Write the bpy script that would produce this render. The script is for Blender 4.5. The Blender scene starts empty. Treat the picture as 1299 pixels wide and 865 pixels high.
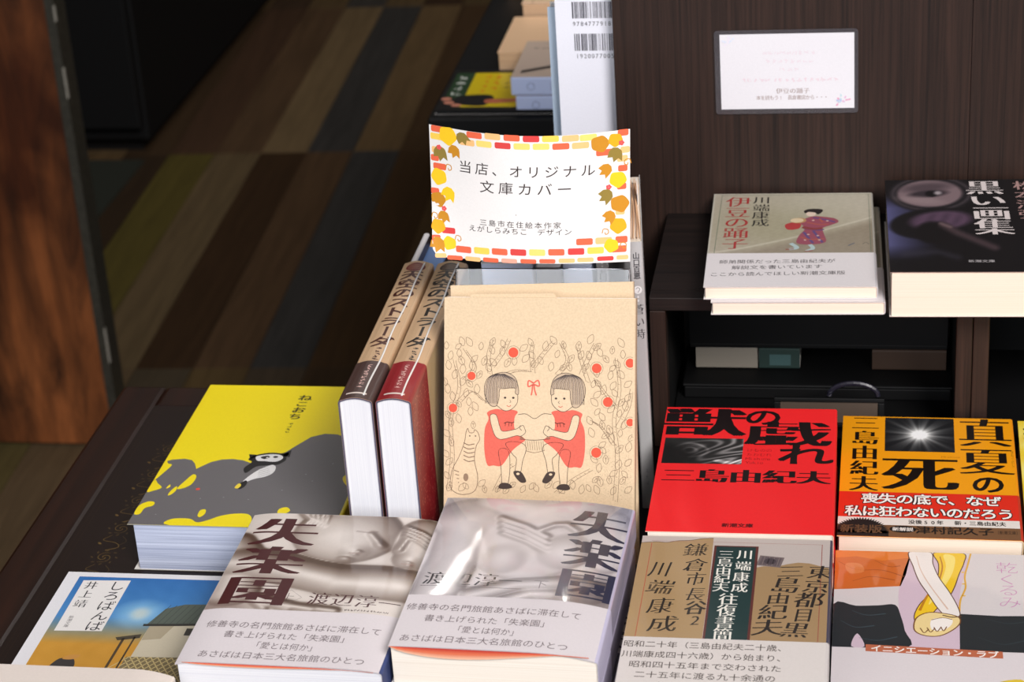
import bpy, math, random
import numpy as np
from mathutils import Matrix, Vector
from mathutils.geometry import tessellate_polygon

SC = bpy.context.scene
COL = SC.collection
random.seed(7)
R = math.radians
mm = 0.001

# ------------------------------------------------------------------ camera, light, exposure
CAMZ = 1.38                      # camera height over the shop floor, metres
cam_d = bpy.data.cameras.new('camera')
cam_d.sensor_width = 36.0
cam_d.lens = 2773 / 1299 * 36.0
cam_d.clip_start = 0.02
cam_d.dof.use_dof = True
cam_d.dof.focus_distance = 1.22
cam_d.dof.aperture_fstop = 16
cam = bpy.data.objects.new('camera', cam_d)
COL.objects.link(cam)


def camera_matrix(pitch, roll, yaw):
    cp, sp = math.cos(pitch), math.sin(pitch)
    f, u, x = Vector((0, cp, -sp)), Vector((0, sp, cp)), Vector((1, 0, 0))
    X = x * math.cos(roll) + u * math.sin(roll)
    U = -x * math.sin(roll) + u * math.cos(roll)
    m = Matrix((X, U, -f)).transposed().to_4x4()
    return Matrix.Translation((0, 0, CAMZ)) @ Matrix.Rotation(yaw, 4, 'Z') @ m


cam.matrix_world = camera_matrix(R(25.7), R(-3.92), R(10.4))
SC.camera = cam

SC.view_settings.view_transform = 'Standard'
SC.view_settings.look = 'None'
SC.view_settings.gamma = 1.0
SC.view_settings.use_curve_mapping = False
SC.view_settings.exposure = 0.0

wd = bpy.data.worlds.new('world')
SC.world = wd
wd.use_nodes = True
bgn = wd.node_tree.nodes['Background']
bgn.inputs['Color'].default_value = (0.75, 0.85, 1.0, 1)
bgn.inputs['Strength'].default_value = 0.10


def area(name, loc, target, sx, sy, power, color):
    l = bpy.data.lights.new(name, 'AREA')
    l.shape = 'RECTANGLE'
    l.size, l.size_y = sx, sy
    l.energy = power
    l.color = color
    o = bpy.data.objects.new(name, l)
    COL.objects.link(o)
    o.location = loc
    d = Vector(target) - Vector(loc)
    o.rotation_euler = d.to_track_quat('-Z', 'Y').to_euler()
    return o


# daylight coming in through the open shop front, behind and to the right of the camera
area('shop_front_daylight', (2.1, -2.75, 4.45), (-0.05, 1.2, 0.75), 2.0, 1.8, 400, (1.0, 0.965, 0.945))
area('street_daylight', (-0.6, -2.2, 1.9), (-0.1, 1.2, 0.75), 2.2, 1.4, 58, (0.95, 0.965, 1.0))


# ------------------------------------------------------------------ helpers
def lin(c):
    a = np.asarray(c, float) / 255.0
    return np.where(a <= 0.04045, a / 12.92, ((a + 0.055) / 1.055) ** 2.4)


def tag(o, label=None, cat=None, group=None, kind=None):
    if label: o['label'] = label
    if cat: o['category'] = cat
    if group: o['group'] = group
    if kind: o['kind'] = kind
    return o


def empty(name, loc=(0, 0, 0), rot=(0, 0, 0)):
    o = bpy.data.objects.new(name, None)
    o.empty_display_size = 0.02
    COL.objects.link(o)
    o.location = loc
    o.rotation_euler = rot
    return o


def children(o):
    return [c for c in bpy.data.objects if c.parent is o]


def copy_tree(o, parent=None):
    c = o.copy()
    COL.objects.link(c)
    c.parent = parent
    for ch in children(o):
        copy_tree(ch, c)
    return c


class MB:
    """collects vertices, faces and face-corner colours; build() links them as one mesh object"""
    def __init__(s):
        s.v, s.f, s.c, s.n = [], [], [], 0

    def add(s, verts, faces, col=(200, 200, 200), vcols=None):
        verts = np.asarray(verts, float)
        b = s.n
        s.v.append(verts)
        s.n += len(verts)
        if vcols is None:
            cc = lin(col)
            for f in faces:
                s.f.append(tuple(i + b for i in f))
                s.c.extend([cc] * len(f))
        else:
            for f in faces:
                s.f.append(tuple(i + b for i in f))
                s.c.extend([vcols[i] for i in f])
        return s

    def box(s, a, b, col=(200, 200, 200)):
        x0, y0, z0 = a
        x1, y1, z1 = b
        v = [(x0, y0, z0), (x1, y0, z0), (x1, y1, z0), (x0, y1, z0), (x0, y0, z1), (x1, y0, z1), (x1, y1, z1), (x0, y1, z1)]
        f = [(3, 2, 1, 0), (4, 5, 6, 7), (0, 1, 5, 4), (1, 2, 6, 5), (2, 3, 7, 6), (3, 0, 4, 7)]
        return s.add(v, f, col)

    def prism(s, prof, y0, y1, col=(200, 200, 200)):
        """closed (x,z) outline extruded along y; counter-clockwise seen from -y"""
        n = len(prof)
        v = [(x, y0, z) for x, z in prof] + [(x, y1, z) for x, z in prof]
        f = [(i, (i + 1) % n, n + (i + 1) % n, n + i) for i in range(n)]
        for t in tessellate_polygon([[Vector((x, z, 0)) for x, z in prof]]):
            a, b, c = t
            ar = (prof[b][0] - prof[a][0]) * (prof[c][1] - prof[a][1]) - (prof[b][1] - prof[a][1]) * (prof[c][0] - prof[a][0])
            if ar < 0: a, c = c, a
            f.append((a, b, c))
            f.append((n + c, n + b, n + a))
        return s.add(v, f, col)

    def tube(s, pts, r, col=(200, 200, 200), n=8):
        pts = [Vector(p) for p in pts]
        V, F = [], []
        for i, p in enumerate(pts):
            d = (pts[min(i + 1, len(pts) - 1)] - pts[max(i - 1, 0)]).normalized()
            a = d.cross(Vector((0.13, 0.31, 0.94))).normalized()
            b = d.cross(a)
            rr = r[i] if isinstance(r, (list, tuple)) else r
            for k in range(n):
                t = 2 * math.pi * k / n
                V.append(p + (a * math.cos(t) + b * math.sin(t)) * rr)
        for i in range(len(pts) - 1):
            for k in range(n):
                F.append((i * n + k, i * n + (k + 1) % n, (i + 1) * n + (k + 1) % n, (i + 1) * n + k))
        F.append(tuple(range(n - 1, -1, -1)))
        F.append(tuple((len(pts) - 1) * n + k for k in range(n)))
        return s.add(V, F, col)

    def build(s, name, mat, parent=None, bevel=0, smooth=False):
        me = bpy.data.meshes.new(name)
        me.from_pydata(np.concatenate(s.v).tolist(), [], s.f)
        at = me.color_attributes.new('Col', 'FLOAT_COLOR', 'CORNER')
        cc = np.ones((len(s.c), 4), np.float32)
        cc[:, :3] = np.asarray(s.c)
        at.data.foreach_set('color', cc.ravel())
        if smooth:
            me.polygons.foreach_set('use_smooth', [True] * len(me.polygons))
        me.materials.append(mat)
        me.update()
        o = bpy.data.objects.new(name, me)
        COL.objects.link(o)
        o.parent = parent
        if bevel:
            m = o.modifiers.new('bevel', 'BEVEL')
            m.width = bevel
            m.segments = 2
            m.limit_method = 'ANGLE'
        return o


# ------------------------------------------------------------------ materials
def new_mat(name):
    m = bpy.data.materials.new(name)
    m.use_nodes = True
    nt = m.node_tree
    return m, nt, nt.nodes['Principled BSDF']


def node(nt, t, **kw):
    n = nt.nodes.new(t)
    for k, v in kw.items():
        if k in n.inputs: n.inputs[k].default_value = v
        else: setattr(n, k, v)
    return n


def print_mat(name, rough=0.5, coat=0.0, ripple=0.0, spec=0.5, fleck=0.05, ripscale=60):
    """ink on paper: colour from the printed faces, faint paper fibre; coat = laminate, ripple = loose film"""
    m, nt, b = new_mat(name)
    at = node(nt, 'ShaderNodeVertexColor', layer_name='Col')
    tc = node(nt, 'ShaderNodeTexCoord')
    nz = node(nt, 'ShaderNodeTexNoise', Scale=900.0, Detail=3.0)
    nt.links.new(tc.outputs['Object'], nz.inputs['Vector'])
    mr = node(nt, 'ShaderNodeMapRange')
    mr.inputs[3].default_value = 1 - fleck
    mr.inputs[4].default_value = 1 + fleck
    nt.links.new(nz.outputs['Fac'], mr.inputs[0])
    mx = node(nt, 'ShaderNodeMix', data_type='RGBA', blend_type='MULTIPLY')
    mx.inputs[0].default_value = 1
    nt.links.new(at.outputs['Color'], mx.inputs[6])
    nt.links.new(mr.outputs[0], mx.inputs[7])
    nt.links.new(mx.outputs[2], b.inputs['Base Color'])
    b.inputs['Roughness'].default_value = rough
    b.inputs['Specular IOR Level'].default_value = spec
    b.inputs['Coat Weight'].default_value = coat
    b.inputs['Coat Roughness'].default_value = 0.06
    if ripple:
        n2 = node(nt, 'ShaderNodeTexNoise', Scale=ripscale, Detail=2.0, Roughness=0.4)
        mp = node(nt, 'ShaderNodeMapping')
        mp.inputs['Scale'].default_value = (1.0, 0.35, 1.0)
        nt.links.new(tc.outputs['Object'], mp.inputs['Vector'])
        nt.links.new(mp.outputs[0], n2.inputs['Vector'])
        bp = node(nt, 'ShaderNodeBump', Strength=ripple, Distance=0.002)
        nt.links.new(n2.outputs['Fac'], bp.inputs['Height'])
        nt.links.new(bp.outputs[0], b.inputs['Coat Normal'])
    return m


def pages_mat(name, base, dark, scale=2600, axis='Z', amount=0.5):
    """stacked page edges: fine lines across the thickness"""
    m, nt, b = new_mat(name)
    tc = node(nt, 'ShaderNodeTexCoord')
    mp = node(nt, 'ShaderNodeMapping')
    mp.inputs['Scale'].default_value = {'Z': (6, 6, scale), 'X': (scale, 6, 6)}[axis]
    nt.links.new(tc.outputs['Object'], mp.inputs['Vector'])
    nz = node(nt, 'ShaderNodeTexNoise', Scale=1.0, Detail=4.0, Roughness=0.75)
    nt.links.new(mp.outputs[0], nz.inputs['Vector'])
    cr = node(nt, 'ShaderNodeValToRGB')
    cr.color_ramp.elements[0].position = 0.28
    cr.color_ramp.elements[0].color = (*lin(dark), 1)
    cr.color_ramp.elements[1].position = 0.28 + amount
    cr.color_ramp.elements[1].color = (*lin(base), 1)
    nt.links.new(nz.outputs['Fac'], cr.inputs[0])
    nt.links.new(cr.outputs[0], b.inputs['Base Color'])
    bp = node(nt, 'ShaderNodeBump', Strength=0.25, Distance=0.0003)
    nt.links.new(nz.outputs['Fac'], bp.inputs['Height'])
    nt.links.new(bp.outputs[0], b.inputs['Normal'])
    b.inputs['Roughness'].default_value = 0.75
    return m


def wood_mat(name, c0, c1, axis='Z', scale=1.0, rough=0.45, stretch=28, bump=0.15, spec=0.4, knots=0.0):
    """grain running along one axis"""
    m, nt, b = new_mat(name)
    tc = node(nt, 'ShaderNodeTexCoord')
    mp = node(nt, 'ShaderNodeMapping')
    s = {'X': (1, stretch, stretch), 'Y': (stretch, 1, stretch), 'Z': (stretch, stretch, 1)}[axis]
    mp.inputs['Scale'].default_value = tuple(k * scale for k in s)
    nt.links.new(tc.outputs['Object'], mp.inputs['Vector'])
    nz = node(nt, 'ShaderNodeTexNoise', Scale=3.0, Detail=6.0, Roughness=0.65, Distortion=0.6)
    nt.links.new(mp.outputs[0], nz.inputs['Vector'])
    cr = node(nt, 'ShaderNodeValToRGB')
    cr.color_ramp.elements[0].position = 0.32
    cr.color_ramp.elements[1].position = 0.68
    cr.color_ramp.elements[0].color = (*lin(c0), 1)
    cr.color_ramp.elements[1].color = (*lin(c1), 1)
    nt.links.new(nz.outputs['Fac'], cr.inputs[0])
    out = cr.outputs[0]
    if knots:
        n3 = node(nt, 'ShaderNodeTexNoise', Scale=knots, Detail=4.0, Distortion=1.2)
        mp3 = node(nt, 'ShaderNodeMapping')
        mp3.inputs['Scale'].default_value = {'X': (.35, 1, 1), 'Y': (1, .35, 1), 'Z': (1, 1, .35)}[axis]
        nt.links.new(tc.outputs['Object'], mp3.inputs['Vector'])
        nt.links.new(mp3.outputs[0], n3.inputs['Vector'])
        r3 = node(nt, 'ShaderNodeValToRGB')
        r3.color_ramp.elements[0].position = 0.38
        r3.color_ramp.elements[1].position = 0.62
        r3.color_ramp.elements[0].color = (0.18, 0.14, 0.12, 1)
        r3.color_ramp.elements[1].color = (1, 1, 1, 1)
        nt.links.new(n3.outputs['Fac'], r3.inputs[0])
        mx = node(nt, 'ShaderNodeMix', data_type='RGBA', blend_type='MULTIPLY')
        mx.inputs[0].default_value = 1
        nt.links.new(out, mx.inputs[6])
        nt.links.new(r3.outputs[0], mx.inputs[7])
        out = mx.outputs[2]
    nt.links.new(out, b.inputs['Base Color'])
    bp = node(nt, 'ShaderNodeBump', Strength=bump, Distance=0.001)
    nt.links.new(nz.outputs['Fac'], bp.inputs['Height'])
    nt.links.new(bp.outputs[0], b.inputs['Normal'])
    b.inputs['Roughness'].default_value = rough
    b.inputs['Specular IOR Level'].default_value = spec
    return m


def plain_mat(name, c, rough=0.5, spec=0.5, noise=0.08):
    m, nt, b = new_mat(name)
    tc = node(nt, 'ShaderNodeTexCoord')
    nz = node(nt, 'ShaderNodeTexNoise', Scale=140.0, Detail=4.0)
    nt.links.new(tc.outputs['Object'], nz.inputs['Vector'])
    cr = node(nt, 'ShaderNodeValToRGB')
    l = lin(c)
    cr.color_ramp.elements[0].color = (*(l * (1 - noise)), 1)
    cr.color_ramp.elements[1].color = (*np.minimum(l * (1 + noise), 1), 1)
    nt.links.new(nz.outputs['Fac'], cr.inputs[0])
    nt.links.new(cr.outputs[0], b.inputs['Base Color'])
    b.inputs['Roughness'].default_value = rough
    b.inputs['Specular IOR Level'].default_value = spec
    return m


M = {}
M['matte'] = print_mat('matte_print', 0.6, spec=0.3)
M['gloss'] = print_mat('laminated_print', 0.42, coat=0.25, ripple=0.06, spec=0.35)
M['film'] = print_mat('film_wrapped_print', 0.45, coat=0.75, ripple=1.0, spec=0.35, ripscale=38)
M['kraft'] = print_mat('kraft_print', 0.8, spec=0.15, fleck=0.16)
M['band'] = print_mat('band_paper', 0.62, spec=0.25)
M['pages'] = pages_mat('cream_pages', (238, 231, 220), (220, 208, 194))
M['pages_warm'] = pages_mat('warm_pages', (238, 224, 208), (226, 208, 188))
M['pages_white'] = pages_mat('white_pages', (226, 226, 228), (202, 202, 210))
M['pages_tan'] = pages_mat('tan_pages', (206, 172, 138), (170, 138, 108))
M['pages_blue'] = pages_mat('pale_pages', (205, 212, 232), (120, 130, 160), scale=900, amount=0.4)

# ------------------------------------------------------------------ print art: shapes in millimetres on a sheet, x right, y down
_gl = {}


def _area(v, f):
    return sum(abs((v[q[1]][0] - v[q[0]][0]) * (v[q[2]][1] - v[q[0]][1]) - (v[q[2]][0] - v[q[0]][0]) * (v[q[1]][1] - v[q[0]][1])) for q in f) / 2


def glyph(ch, off):
    if off < 0:
        # strokes thinned by the outline offset; keep the plain form when the outline collapses
        a, b = _glyph(ch, off), _glyph(ch, 0.0)
        if not len(b[0]): return b
        r = _area(*a) / max(_area(*b), 1e-9)
        exp = 1 + off * 2 / 0.075
        return a if exp - .12 < r < exp + .12 else b
    return _glyph(ch, off)


def _glyph(ch, off):
    k = (ch, off)
    if k not in _gl:
        c = bpy.data.curves.new('lettering', 'FONT')
        c.body = ch
        c.offset = off
        c.resolution_u = 3
        o = bpy.data.objects.new('lettering', c)
        COL.objects.link(o)
        ev = o.evaluated_get(bpy.context.evaluated_depsgraph_get())
        me = ev.to_mesh()
        v = np.array([(p.co.x, p.co.y) for p in me.vertices]).reshape(-1, 2)
        f = [tuple(p.vertices) for p in me.polygons]
        ev.to_mesh_clear()
        bpy.data.objects.remove(o)
        bpy.data.curves.remove(c)
        if ch < '\u0100' and len(v):
            v[:, 0] += 0.5 - (v[:, 0].max() + v[:, 0].min()) / 2
        _gl[k] = (v, f)
    return _gl[k]


STY = {'G': (0.0, (0,)), 'GB': (0.0, ((-.02, -.016), (.02, -.016), (-.02, .018), (.02, .018))), 'L': (-0.018, (0,)),
       'M': (-0.014, (-.022, .022)), 'MB': (-0.012, (-.055, -.02, .02, .055)), 'MX': (-.010, (-.08, -.045, -.015, .015, .045, .08)),
       'MT': (-0.022, (-.012, .012))}


class Art:
    def __init__(s): s.items = []

    def add(s, v, f, c, L, vc=None): s.items.append((np.asarray(v, float), f, c, L, vc)); return s

    def poly(s, pts, c, L=1):
        f = [tuple(t) for t in tessellate_polygon([[Vector((x, y, 0)) for x, y in pts]])]
        return s.add(pts, f, c, L)

    def rect(s, x0, y0, x1, y1, c, L=1, nx=1, ny=1):
        xs, ys = np.linspace(x0, x1, nx + 1), np.linspace(y0, y1, ny + 1)
        v = [(x, y) for y in ys for x in xs]
        f = [(j * (nx + 1) + i, j * (nx + 1) + i + 1, (j + 1) * (nx + 1) + i + 1, (j + 1) * (nx + 1) + i) for j in range(ny) for i in range(nx)]
        return s.add(v, f, c, L)

    def rrect(s, cx, cy, w, h, r, c, L=1, rot=0):
        p = []
        for sx, sy, a0 in ((1, 1, 0), (-1, 1, 90), (-1, -1, 180), (1, -1, 270)):
            for k in range(5):
                a = R(a0 + 22.5 * k)
                p.append((sx * (w / 2 - r) + r * math.cos(a), sy * (h / 2 - r) + r * math.sin(a)))
        cr, sr = math.cos(R(rot)), math.sin(R(rot))
        return s.poly([(cx + x * cr - y * sr, cy + x * sr + y * cr) for x, y in p], c, L)

    def ell(s, cx, cy, rx, ry, c, L=1, n=28, rot=0):
        cr, sr = math.cos(R(rot)), math.sin(R(rot))
        p = []
        for k in range(n):
            a = 2 * math.pi * k / n
            x, y = rx * math.cos(a), ry * math.sin(a)
            p.append((cx + x * cr - y * sr, cy + x * sr + y * cr))
        return s.add(p, [tuple(range(n))], c, L)

    def ring(s, cx, cy, rx, ry, w, c, L=1, n=28):
        p = []
        for k in range(n):
            a = 2 * math.pi * k / n
            p += [(cx + rx * math.cos(a), cy + ry * math.sin(a)), (cx + (rx - w) * math.cos(a), cy + (ry - w) * math.sin(a))]
        return s.add(p, [(2 * i, 2 * i + 1, (2 * i + 3) % (2 * n), (2 * i + 2) % (2 * n)) for i in range(n)], c, L)

    def stroke(s, pts, w, c, L=1, smooth=True, taper=None, closed=False):
        P = [np.array(p, float) for p in pts]
        if closed: P = P + [P[0]]
        if smooth and len(P) > 2:
            Q = []
            for i in range(len(P) - 1):
                p0 = P[i - 1] if i else (P[-2] if closed else 2 * P[0] - P[1])
                p3 = P[i + 2] if i + 2 < len(P) else (P[1] if closed else 2 * P[-1] - P[-2])
                for k in range(5):
                    t = k / 5
                    Q.append(0.5 * ((2 * P[i]) + (P[i + 1] - p0) * t + (2 * p0 - 5 * P[i] + 4 * P[i + 1] - p3) * t * t + (3 * P[i] - p0 - 3 * P[i + 1] + p3) * t ** 3))
            Q.append(P[-1])
            P = Q
        n = len(P)
        V = []
        for i, p in enumerate(P):
            d = P[min(i + 1, n - 1)] - P[max(i - 1, 0)]
            d = d / (np.linalg.norm(d) + 1e-9)
            ww = w / 2
            if taper: ww *= taper[0] + (taper[1] - taper[0]) * i / (n - 1)
            V += [p + np.array((-d[1], d[0])) * ww, p - np.array((-d[1], d[0])) * ww]
        return s.add(V, [(2 * i, 2 * i + 1, 2 * i + 3, 2 * i + 2) for i in range(n - 1)], c, L)

    def blob(s, pts, c, L=1):
        """smooth closed outline filled"""
        P = [np.array(p, float) for p in pts]
        n = len(P)
        Q = []
        for i in range(n):
            p0, p1, p2, p3 = P[i - 1], P[i], P[(i + 1) % n], P[(i + 2) % n]
            for k in range(4):
                t = k / 4
                Q.append(tuple(0.5 * ((2 * p1) + (p2 - p0) * t + (2 * p0 - 5 * p1 + 4 * p2 - p3) * t * t + (3 * p1 - p0 - 3 * p2 + p3) * t ** 3)))
        return s.poly(Q, c, L)

    def ch(s, ch, cx, cy, w, h, c, st='G', L=5, rot=0, skew=0, dil=1.0):
        if ch in ' \u3000': return s
        off, sh = STY[st]
        v, f = glyph(ch, off)
        if not len(v): return s
        cr, sr = math.cos(R(rot)), math.sin(R(rot))
        for k, dx in enumerate(sh):
            dx, dy = dx if isinstance(dx, tuple) else (dx, 0.0)
            x = (v[:, 0] - 0.5 + dx * dil) * w
            y = -(v[:, 1] - 0.38 + dy) * h
            x = x - skew * y
            s.add(np.stack([cx + x * cr - y * sr, cy + x * sr + y * cr], 1), f, c, L + 0.05 * k)
        return s

    def htext(s, t, x0, x1, cy, h, c, st='G', L=5, w=None, y1=None, skew=0, wob=0):
        """horizontal line spread from x0 to x1"""
        n = len(t)
        p = (x1 - x0) / n
        for i, q in enumerate(t):
            yy = cy + ((y1 - cy) * i / max(n - 1, 1) if y1 is not None else 0)
            s.ch(q, x0 + p * (i + .5), yy + (random.uniform(-wob, wob) if wob else 0), w or p * 1.0, h, c, st, L, skew=skew)
        return s

    def vtext(s, t, cx, y0, y1, w, c, st='G', L=5, h=None, x1=None):
        """vertical column spread from y0 to y1"""
        n = len(t)
        p = (y1 - y0) / n
        for i, q in enumerate(t):
            xx = cx + ((x1 - cx) * i / max(n - 1, 1) if x1 is not None else 0)
            if q in 'ー（）「」': s.ch(q, xx, y0 + p * (i + .5), h or p, w, c, st, L, rot=90)
            else: s.ch(q, xx, y0 + p * (i + .5), w, h or p, c, st, L)
        return s

    def marks(s, cx, y0, y1, w, n, c, L=5, seed=1, across=False):
        """a line of writing too small to read: n little clusters of pen strokes, down a column or across a row"""
        rng = random.Random(seed)
        p = (y1 - y0) / n
        for i in range(n):
            m = y0 + p * (i + .5)
            for k in range(4):
                a, b, e = rng.uniform(-.42, .1) * w, rng.uniform(.1, .42) * w, rng.uniform(-.36, .36) * p
                d = rng.uniform(-.2, .2) * p
                q = [(cx + a, m + e), (cx + b, m + e + d)] if k < 2 else [(cx + rng.uniform(-.3, .3) * w, m + a / w * p), (cx + rng.uniform(-.3, .3) * w, m + b / w * p)]
                if across: q = [(y, x) for x, y in q]
                s.stroke(q, w * .12, c, L + k, smooth=False)
        return s

    def raster(s, x0, y0, x1, y1, nx, ny, fn, L=1):
        """halftone picture: fn(X, Y) in 0..1 gives sRGB 0..255"""
        gx, gy = np.meshgrid(np.linspace(0, 1, nx + 1), np.linspace(0, 1, ny + 1))
        rgb = np.clip(fn(gx, gy), 0, 255).reshape(-1, 3)
        v = np.stack([x0 + (x1 - x0) * gx.ravel(), y0 + (y1 - y0) * gy.ravel()], 1)
        f = [(j * (nx + 1) + i, j * (nx + 1) + i + 1, (j + 1) * (nx + 1) + i + 1, (j + 1) * (nx + 1) + i) for j in range(ny) for i in range(nx)]
        return s.add(v, f, None, L, lin(rgb))

    def lay(s, mb, surf, maxedge=None, umax=None, vmax=None):
        """place the print on a surface: surf(u, v, lift) -> xyz, metres"""
        for v, f, c, L, vc in s.items:
            if umax and v[:, 0].mean() < umax: v = np.stack([np.clip(v[:, 0], 0.05, umax), v[:, 1]], 1)
            if vmax: v = np.stack([v[:, 0], np.clip(v[:, 1], 0.02, vmax)], 1)
            if maxedge and vc is None: v, f = _split(v, f, maxedge)
            mb.add(surf(v[:, 0] * mm, v[:, 1] * mm, 4e-5 + L * 1.6e-5), [tuple(reversed(q)) if _cw(v, q) else q for q in f], c, vc)


def _split(v, f, m):
    """cut faces until no edge is longer than m"""
    P = [tuple(p) for p in v]
    out, todo = [], []
    for q in f:
        for k in range(1, len(q) - 1): todo.append((q[0], q[k], q[k + 1]))
    while todo:
        a, b, c = todo.pop()
        e = [math.dist(P[a], P[b]), math.dist(P[b], P[c]), math.dist(P[c], P[a])]
        k = e.index(max(e))
        if e[k] <= m:
            out.append((a, b, c))
            continue
        a, b, c = ((a, b, c), (b, c, a), (c, a, b))[k]
        P.append(((P[a][0] + P[b][0]) / 2, (P[a][1] + P[b][1]) / 2))
        n = len(P) - 1
        todo += [(a, n, c), (n, b, c)]
    return np.array(P), out


def _cw(v, q):
    a, b, c = v[q[0]], v[q[1]], v[q[2]]
    return (b[0] - a[0]) * (c[1] - a[1]) - (b[1] - a[1]) * (c[0] - a[0]) > 0


# picture-painting helpers on numpy grids
def full(X, c): return np.ones(X.shape + (3,)) * np.array(c, float)


def over(img, a, c):
    a = np.clip(a, 0, 1)[..., None]
    return img * (1 - a) + np.array(c, float) * a


def soft_ell(X, Y, cx, cy, rx, ry, soft=0.3, rot=0):
    c, s = math.cos(R(rot)), math.sin(R(rot))
    dx, dy = X - cx, Y - cy
    d = np.sqrt(((dx * c + dy * s) / rx) ** 2 + ((-dx * s + dy * c) / ry) ** 2)
    return np.clip((1 + soft / 2 - d) / soft, 0, 1)


def seg(X, Y, pts, w, soft=0.6):
    """soft brush line through points"""
    d = np.full(X.shape, 9.0)
    for (x0, y0), (x1, y1) in zip(pts[:-1], pts[1:]):
        dx, dy = x1 - x0, y1 - y0
        t = np.clip(((X - x0) * dx + (Y - y0) * dy) / (dx * dx + dy * dy + 1e-9), 0, 1)
        d = np.minimum(d, np.hypot(X - x0 - t * dx, Y - y0 - t * dy))
    return np.clip((w - d) / (w * soft), 0, 1)


def wav(X, Y, k, ph): return np.sin(X * k * 6.28 + ph + 1.7 * np.sin(Y * k * 4.1 + ph * 2)) * np.sin(Y * k * 5.1 - ph + 1.3 * np.sin(X * k * 3.3))


# ------------------------------------------------------------------ books
class Prof:
    """cross-section of a jacket: along the front cover, round the spine (right), back under"""
    def __init__(s, W, T, dropR=0.0, dropL=0.0, rangeR=0.4, rangeL=0.3, r=None, bulge=0.0, lift=0.0, pad=0.0):
        s.W, s.T, s.dR, s.dL, s.rR, s.rL, s.bulge = W, T, dropR, dropL, rangeR, rangeL, bulge
        s.lift = lift
        h = T - dropR
        s.r = r if r is not None else min(0.0014, h / 3)
        s.u1 = W - s.r
        s.u2 = s.u1 + math.pi * s.r / 2
        s.u3 = s.u2 + h - 2 * s.r
        s.u4 = s.u3 + math.pi * s.r / 2
        s.u5 = s.u4 + s.u1
        s.spine_mid = (s.u2 + s.u3) / 2
        s.spine_w = s.u3 - s.u2

    def ztop(s, x):
        W = s.W
        a = np.clip((x - W * (1 - s.rR)) / (W * s.rR), 0, 1) ** 2 * s.dR
        b = np.clip((W * s.rL - x) / (W * s.rL), 0, 1) ** 2 * s.dL
        c = s.lift * np.sin(np.clip(x / W, 0, 1) * math.pi)
        return s.T - a - b + c

    def at(s, u, off=0.0):
        """u along the profile -> x, z, pushed outward by off"""
        u = np.asarray(u, float)
        r, W, h = s.r, s.W, s.T - s.dR
        x = np.empty_like(u)
        z = np.empty_like(u)
        m = u <= s.u1
        x[m] = u[m]
        z[m] = s.ztop(u[m]) + off
        m = (u > s.u1) & (u <= s.u2)
        a = (u[m] - s.u1) / r
        x[m] = W - r + (r + off) * np.sin(a)
        z[m] = s.ztop(np.array([s.u1]))[0] - r + (r + off) * np.cos(a)
        m = (u > s.u2) & (u <= s.u3)
        t = (u[m] - s.u2) / max(s.u3 - s.u2, 1e-9)
        x[m] = W + off + s.bulge * (1 - (2 * t - 1) ** 2)
        z[m] = h - r - (u[m] - s.u2)
        m = (u > s.u3) & (u <= s.u4)
        a = (u[m] - s.u3) / r
        x[m] = W - r + (r + off) * np.cos(a)
        z[m] = r - (r + off) * np.sin(a)
        m = u > s.u4
        x[m] = W - r - (u[m] - s.u4)
        z[m] = -off
        return x, z

    def us(s, nf):
        return np.concatenate([np.linspace(0, s.u1, nf + 1), np.linspace(s.u1, s.u2, 5)[1:], np.linspace(s.u2, s.u3, 7)[1:], np.linspace(s.u3, s.u4, 5)[1:], [s.u5]])


def jacket(name, P, D, v0, v1, off, thick, cols, art, mat, parent, org, nf=4, wavy=None):
    """one folded sheet (front, spine, back) with its print, one mesh"""
    mb = MB()
    us = P.us(nf)
    nv = 1 if wavy is None else 1
    vs = np.linspace(v0, v1, nv + 1)
    n = len(us)
    reg = lambda k: 0 if us[k] < P.u1 - 1e-9 else (1 if us[k] < P.u4 - 1e-9 else 2)

    def loft(o): return P.at(us, o)
    xo, zo = loft(off)
    xi, zi = loft(off - thick)
    ox, oy = org
    for k in range(n - 1):
        c = cols[reg(k)]
        y0, y1 = oy - v0, oy - v1
        a = [(xo[k] - ox, y0, zo[k]), (xo[k + 1] - ox, y0, zo[k + 1]), (xo[k + 1] - ox, y1, zo[k + 1]), (xo[k] - ox, y1, zo[k])]
        mb.add(a, [(3, 2, 1, 0)], c)
        b = [(xi[k] - ox, y0, zi[k]), (xi[k + 1] - ox, y0, zi[k + 1]), (xi[k + 1] - ox, y1, zi[k + 1]), (xi[k] - ox, y1, zi[k])]
        mb.add(b, [(0, 1, 2, 3)], (235, 230, 225))
        for j, (p, q) in enumerate(((0, 1), (2, 3))):
            e = [a[p], a[q], b[q], b[p]]
            mb.add(e, [(0, 1, 2, 3)], cols[3] if len(cols) > 3 else c)
    for k in (0, n - 1):
        y0, y1 = oy - v0, oy - v1
        e = [(xo[k] - ox, y0, zo[k]), (xo[k] - ox, y1, zo[k]), (xi[k] - ox, y1, zi[k]), (xi[k] - ox, y0, zi[k])]
        mb.add(e, [(0, 1, 2, 3) if k == 0 else (3, 2, 1, 0)], cols[3] if len(cols) > 3 else cols[reg(min(k, n - 2))])
    if art:
        def surf(u, v, h):
            x, z = P.at(u, off + h)
            return np.stack([x - ox, oy - v, z], 1)
        art.lay(mb, surf, 2.0 if nf > 20 else None, P.u1 / mm, v1 / mm - .02)
    return mb.build(name, mat, parent)


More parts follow.
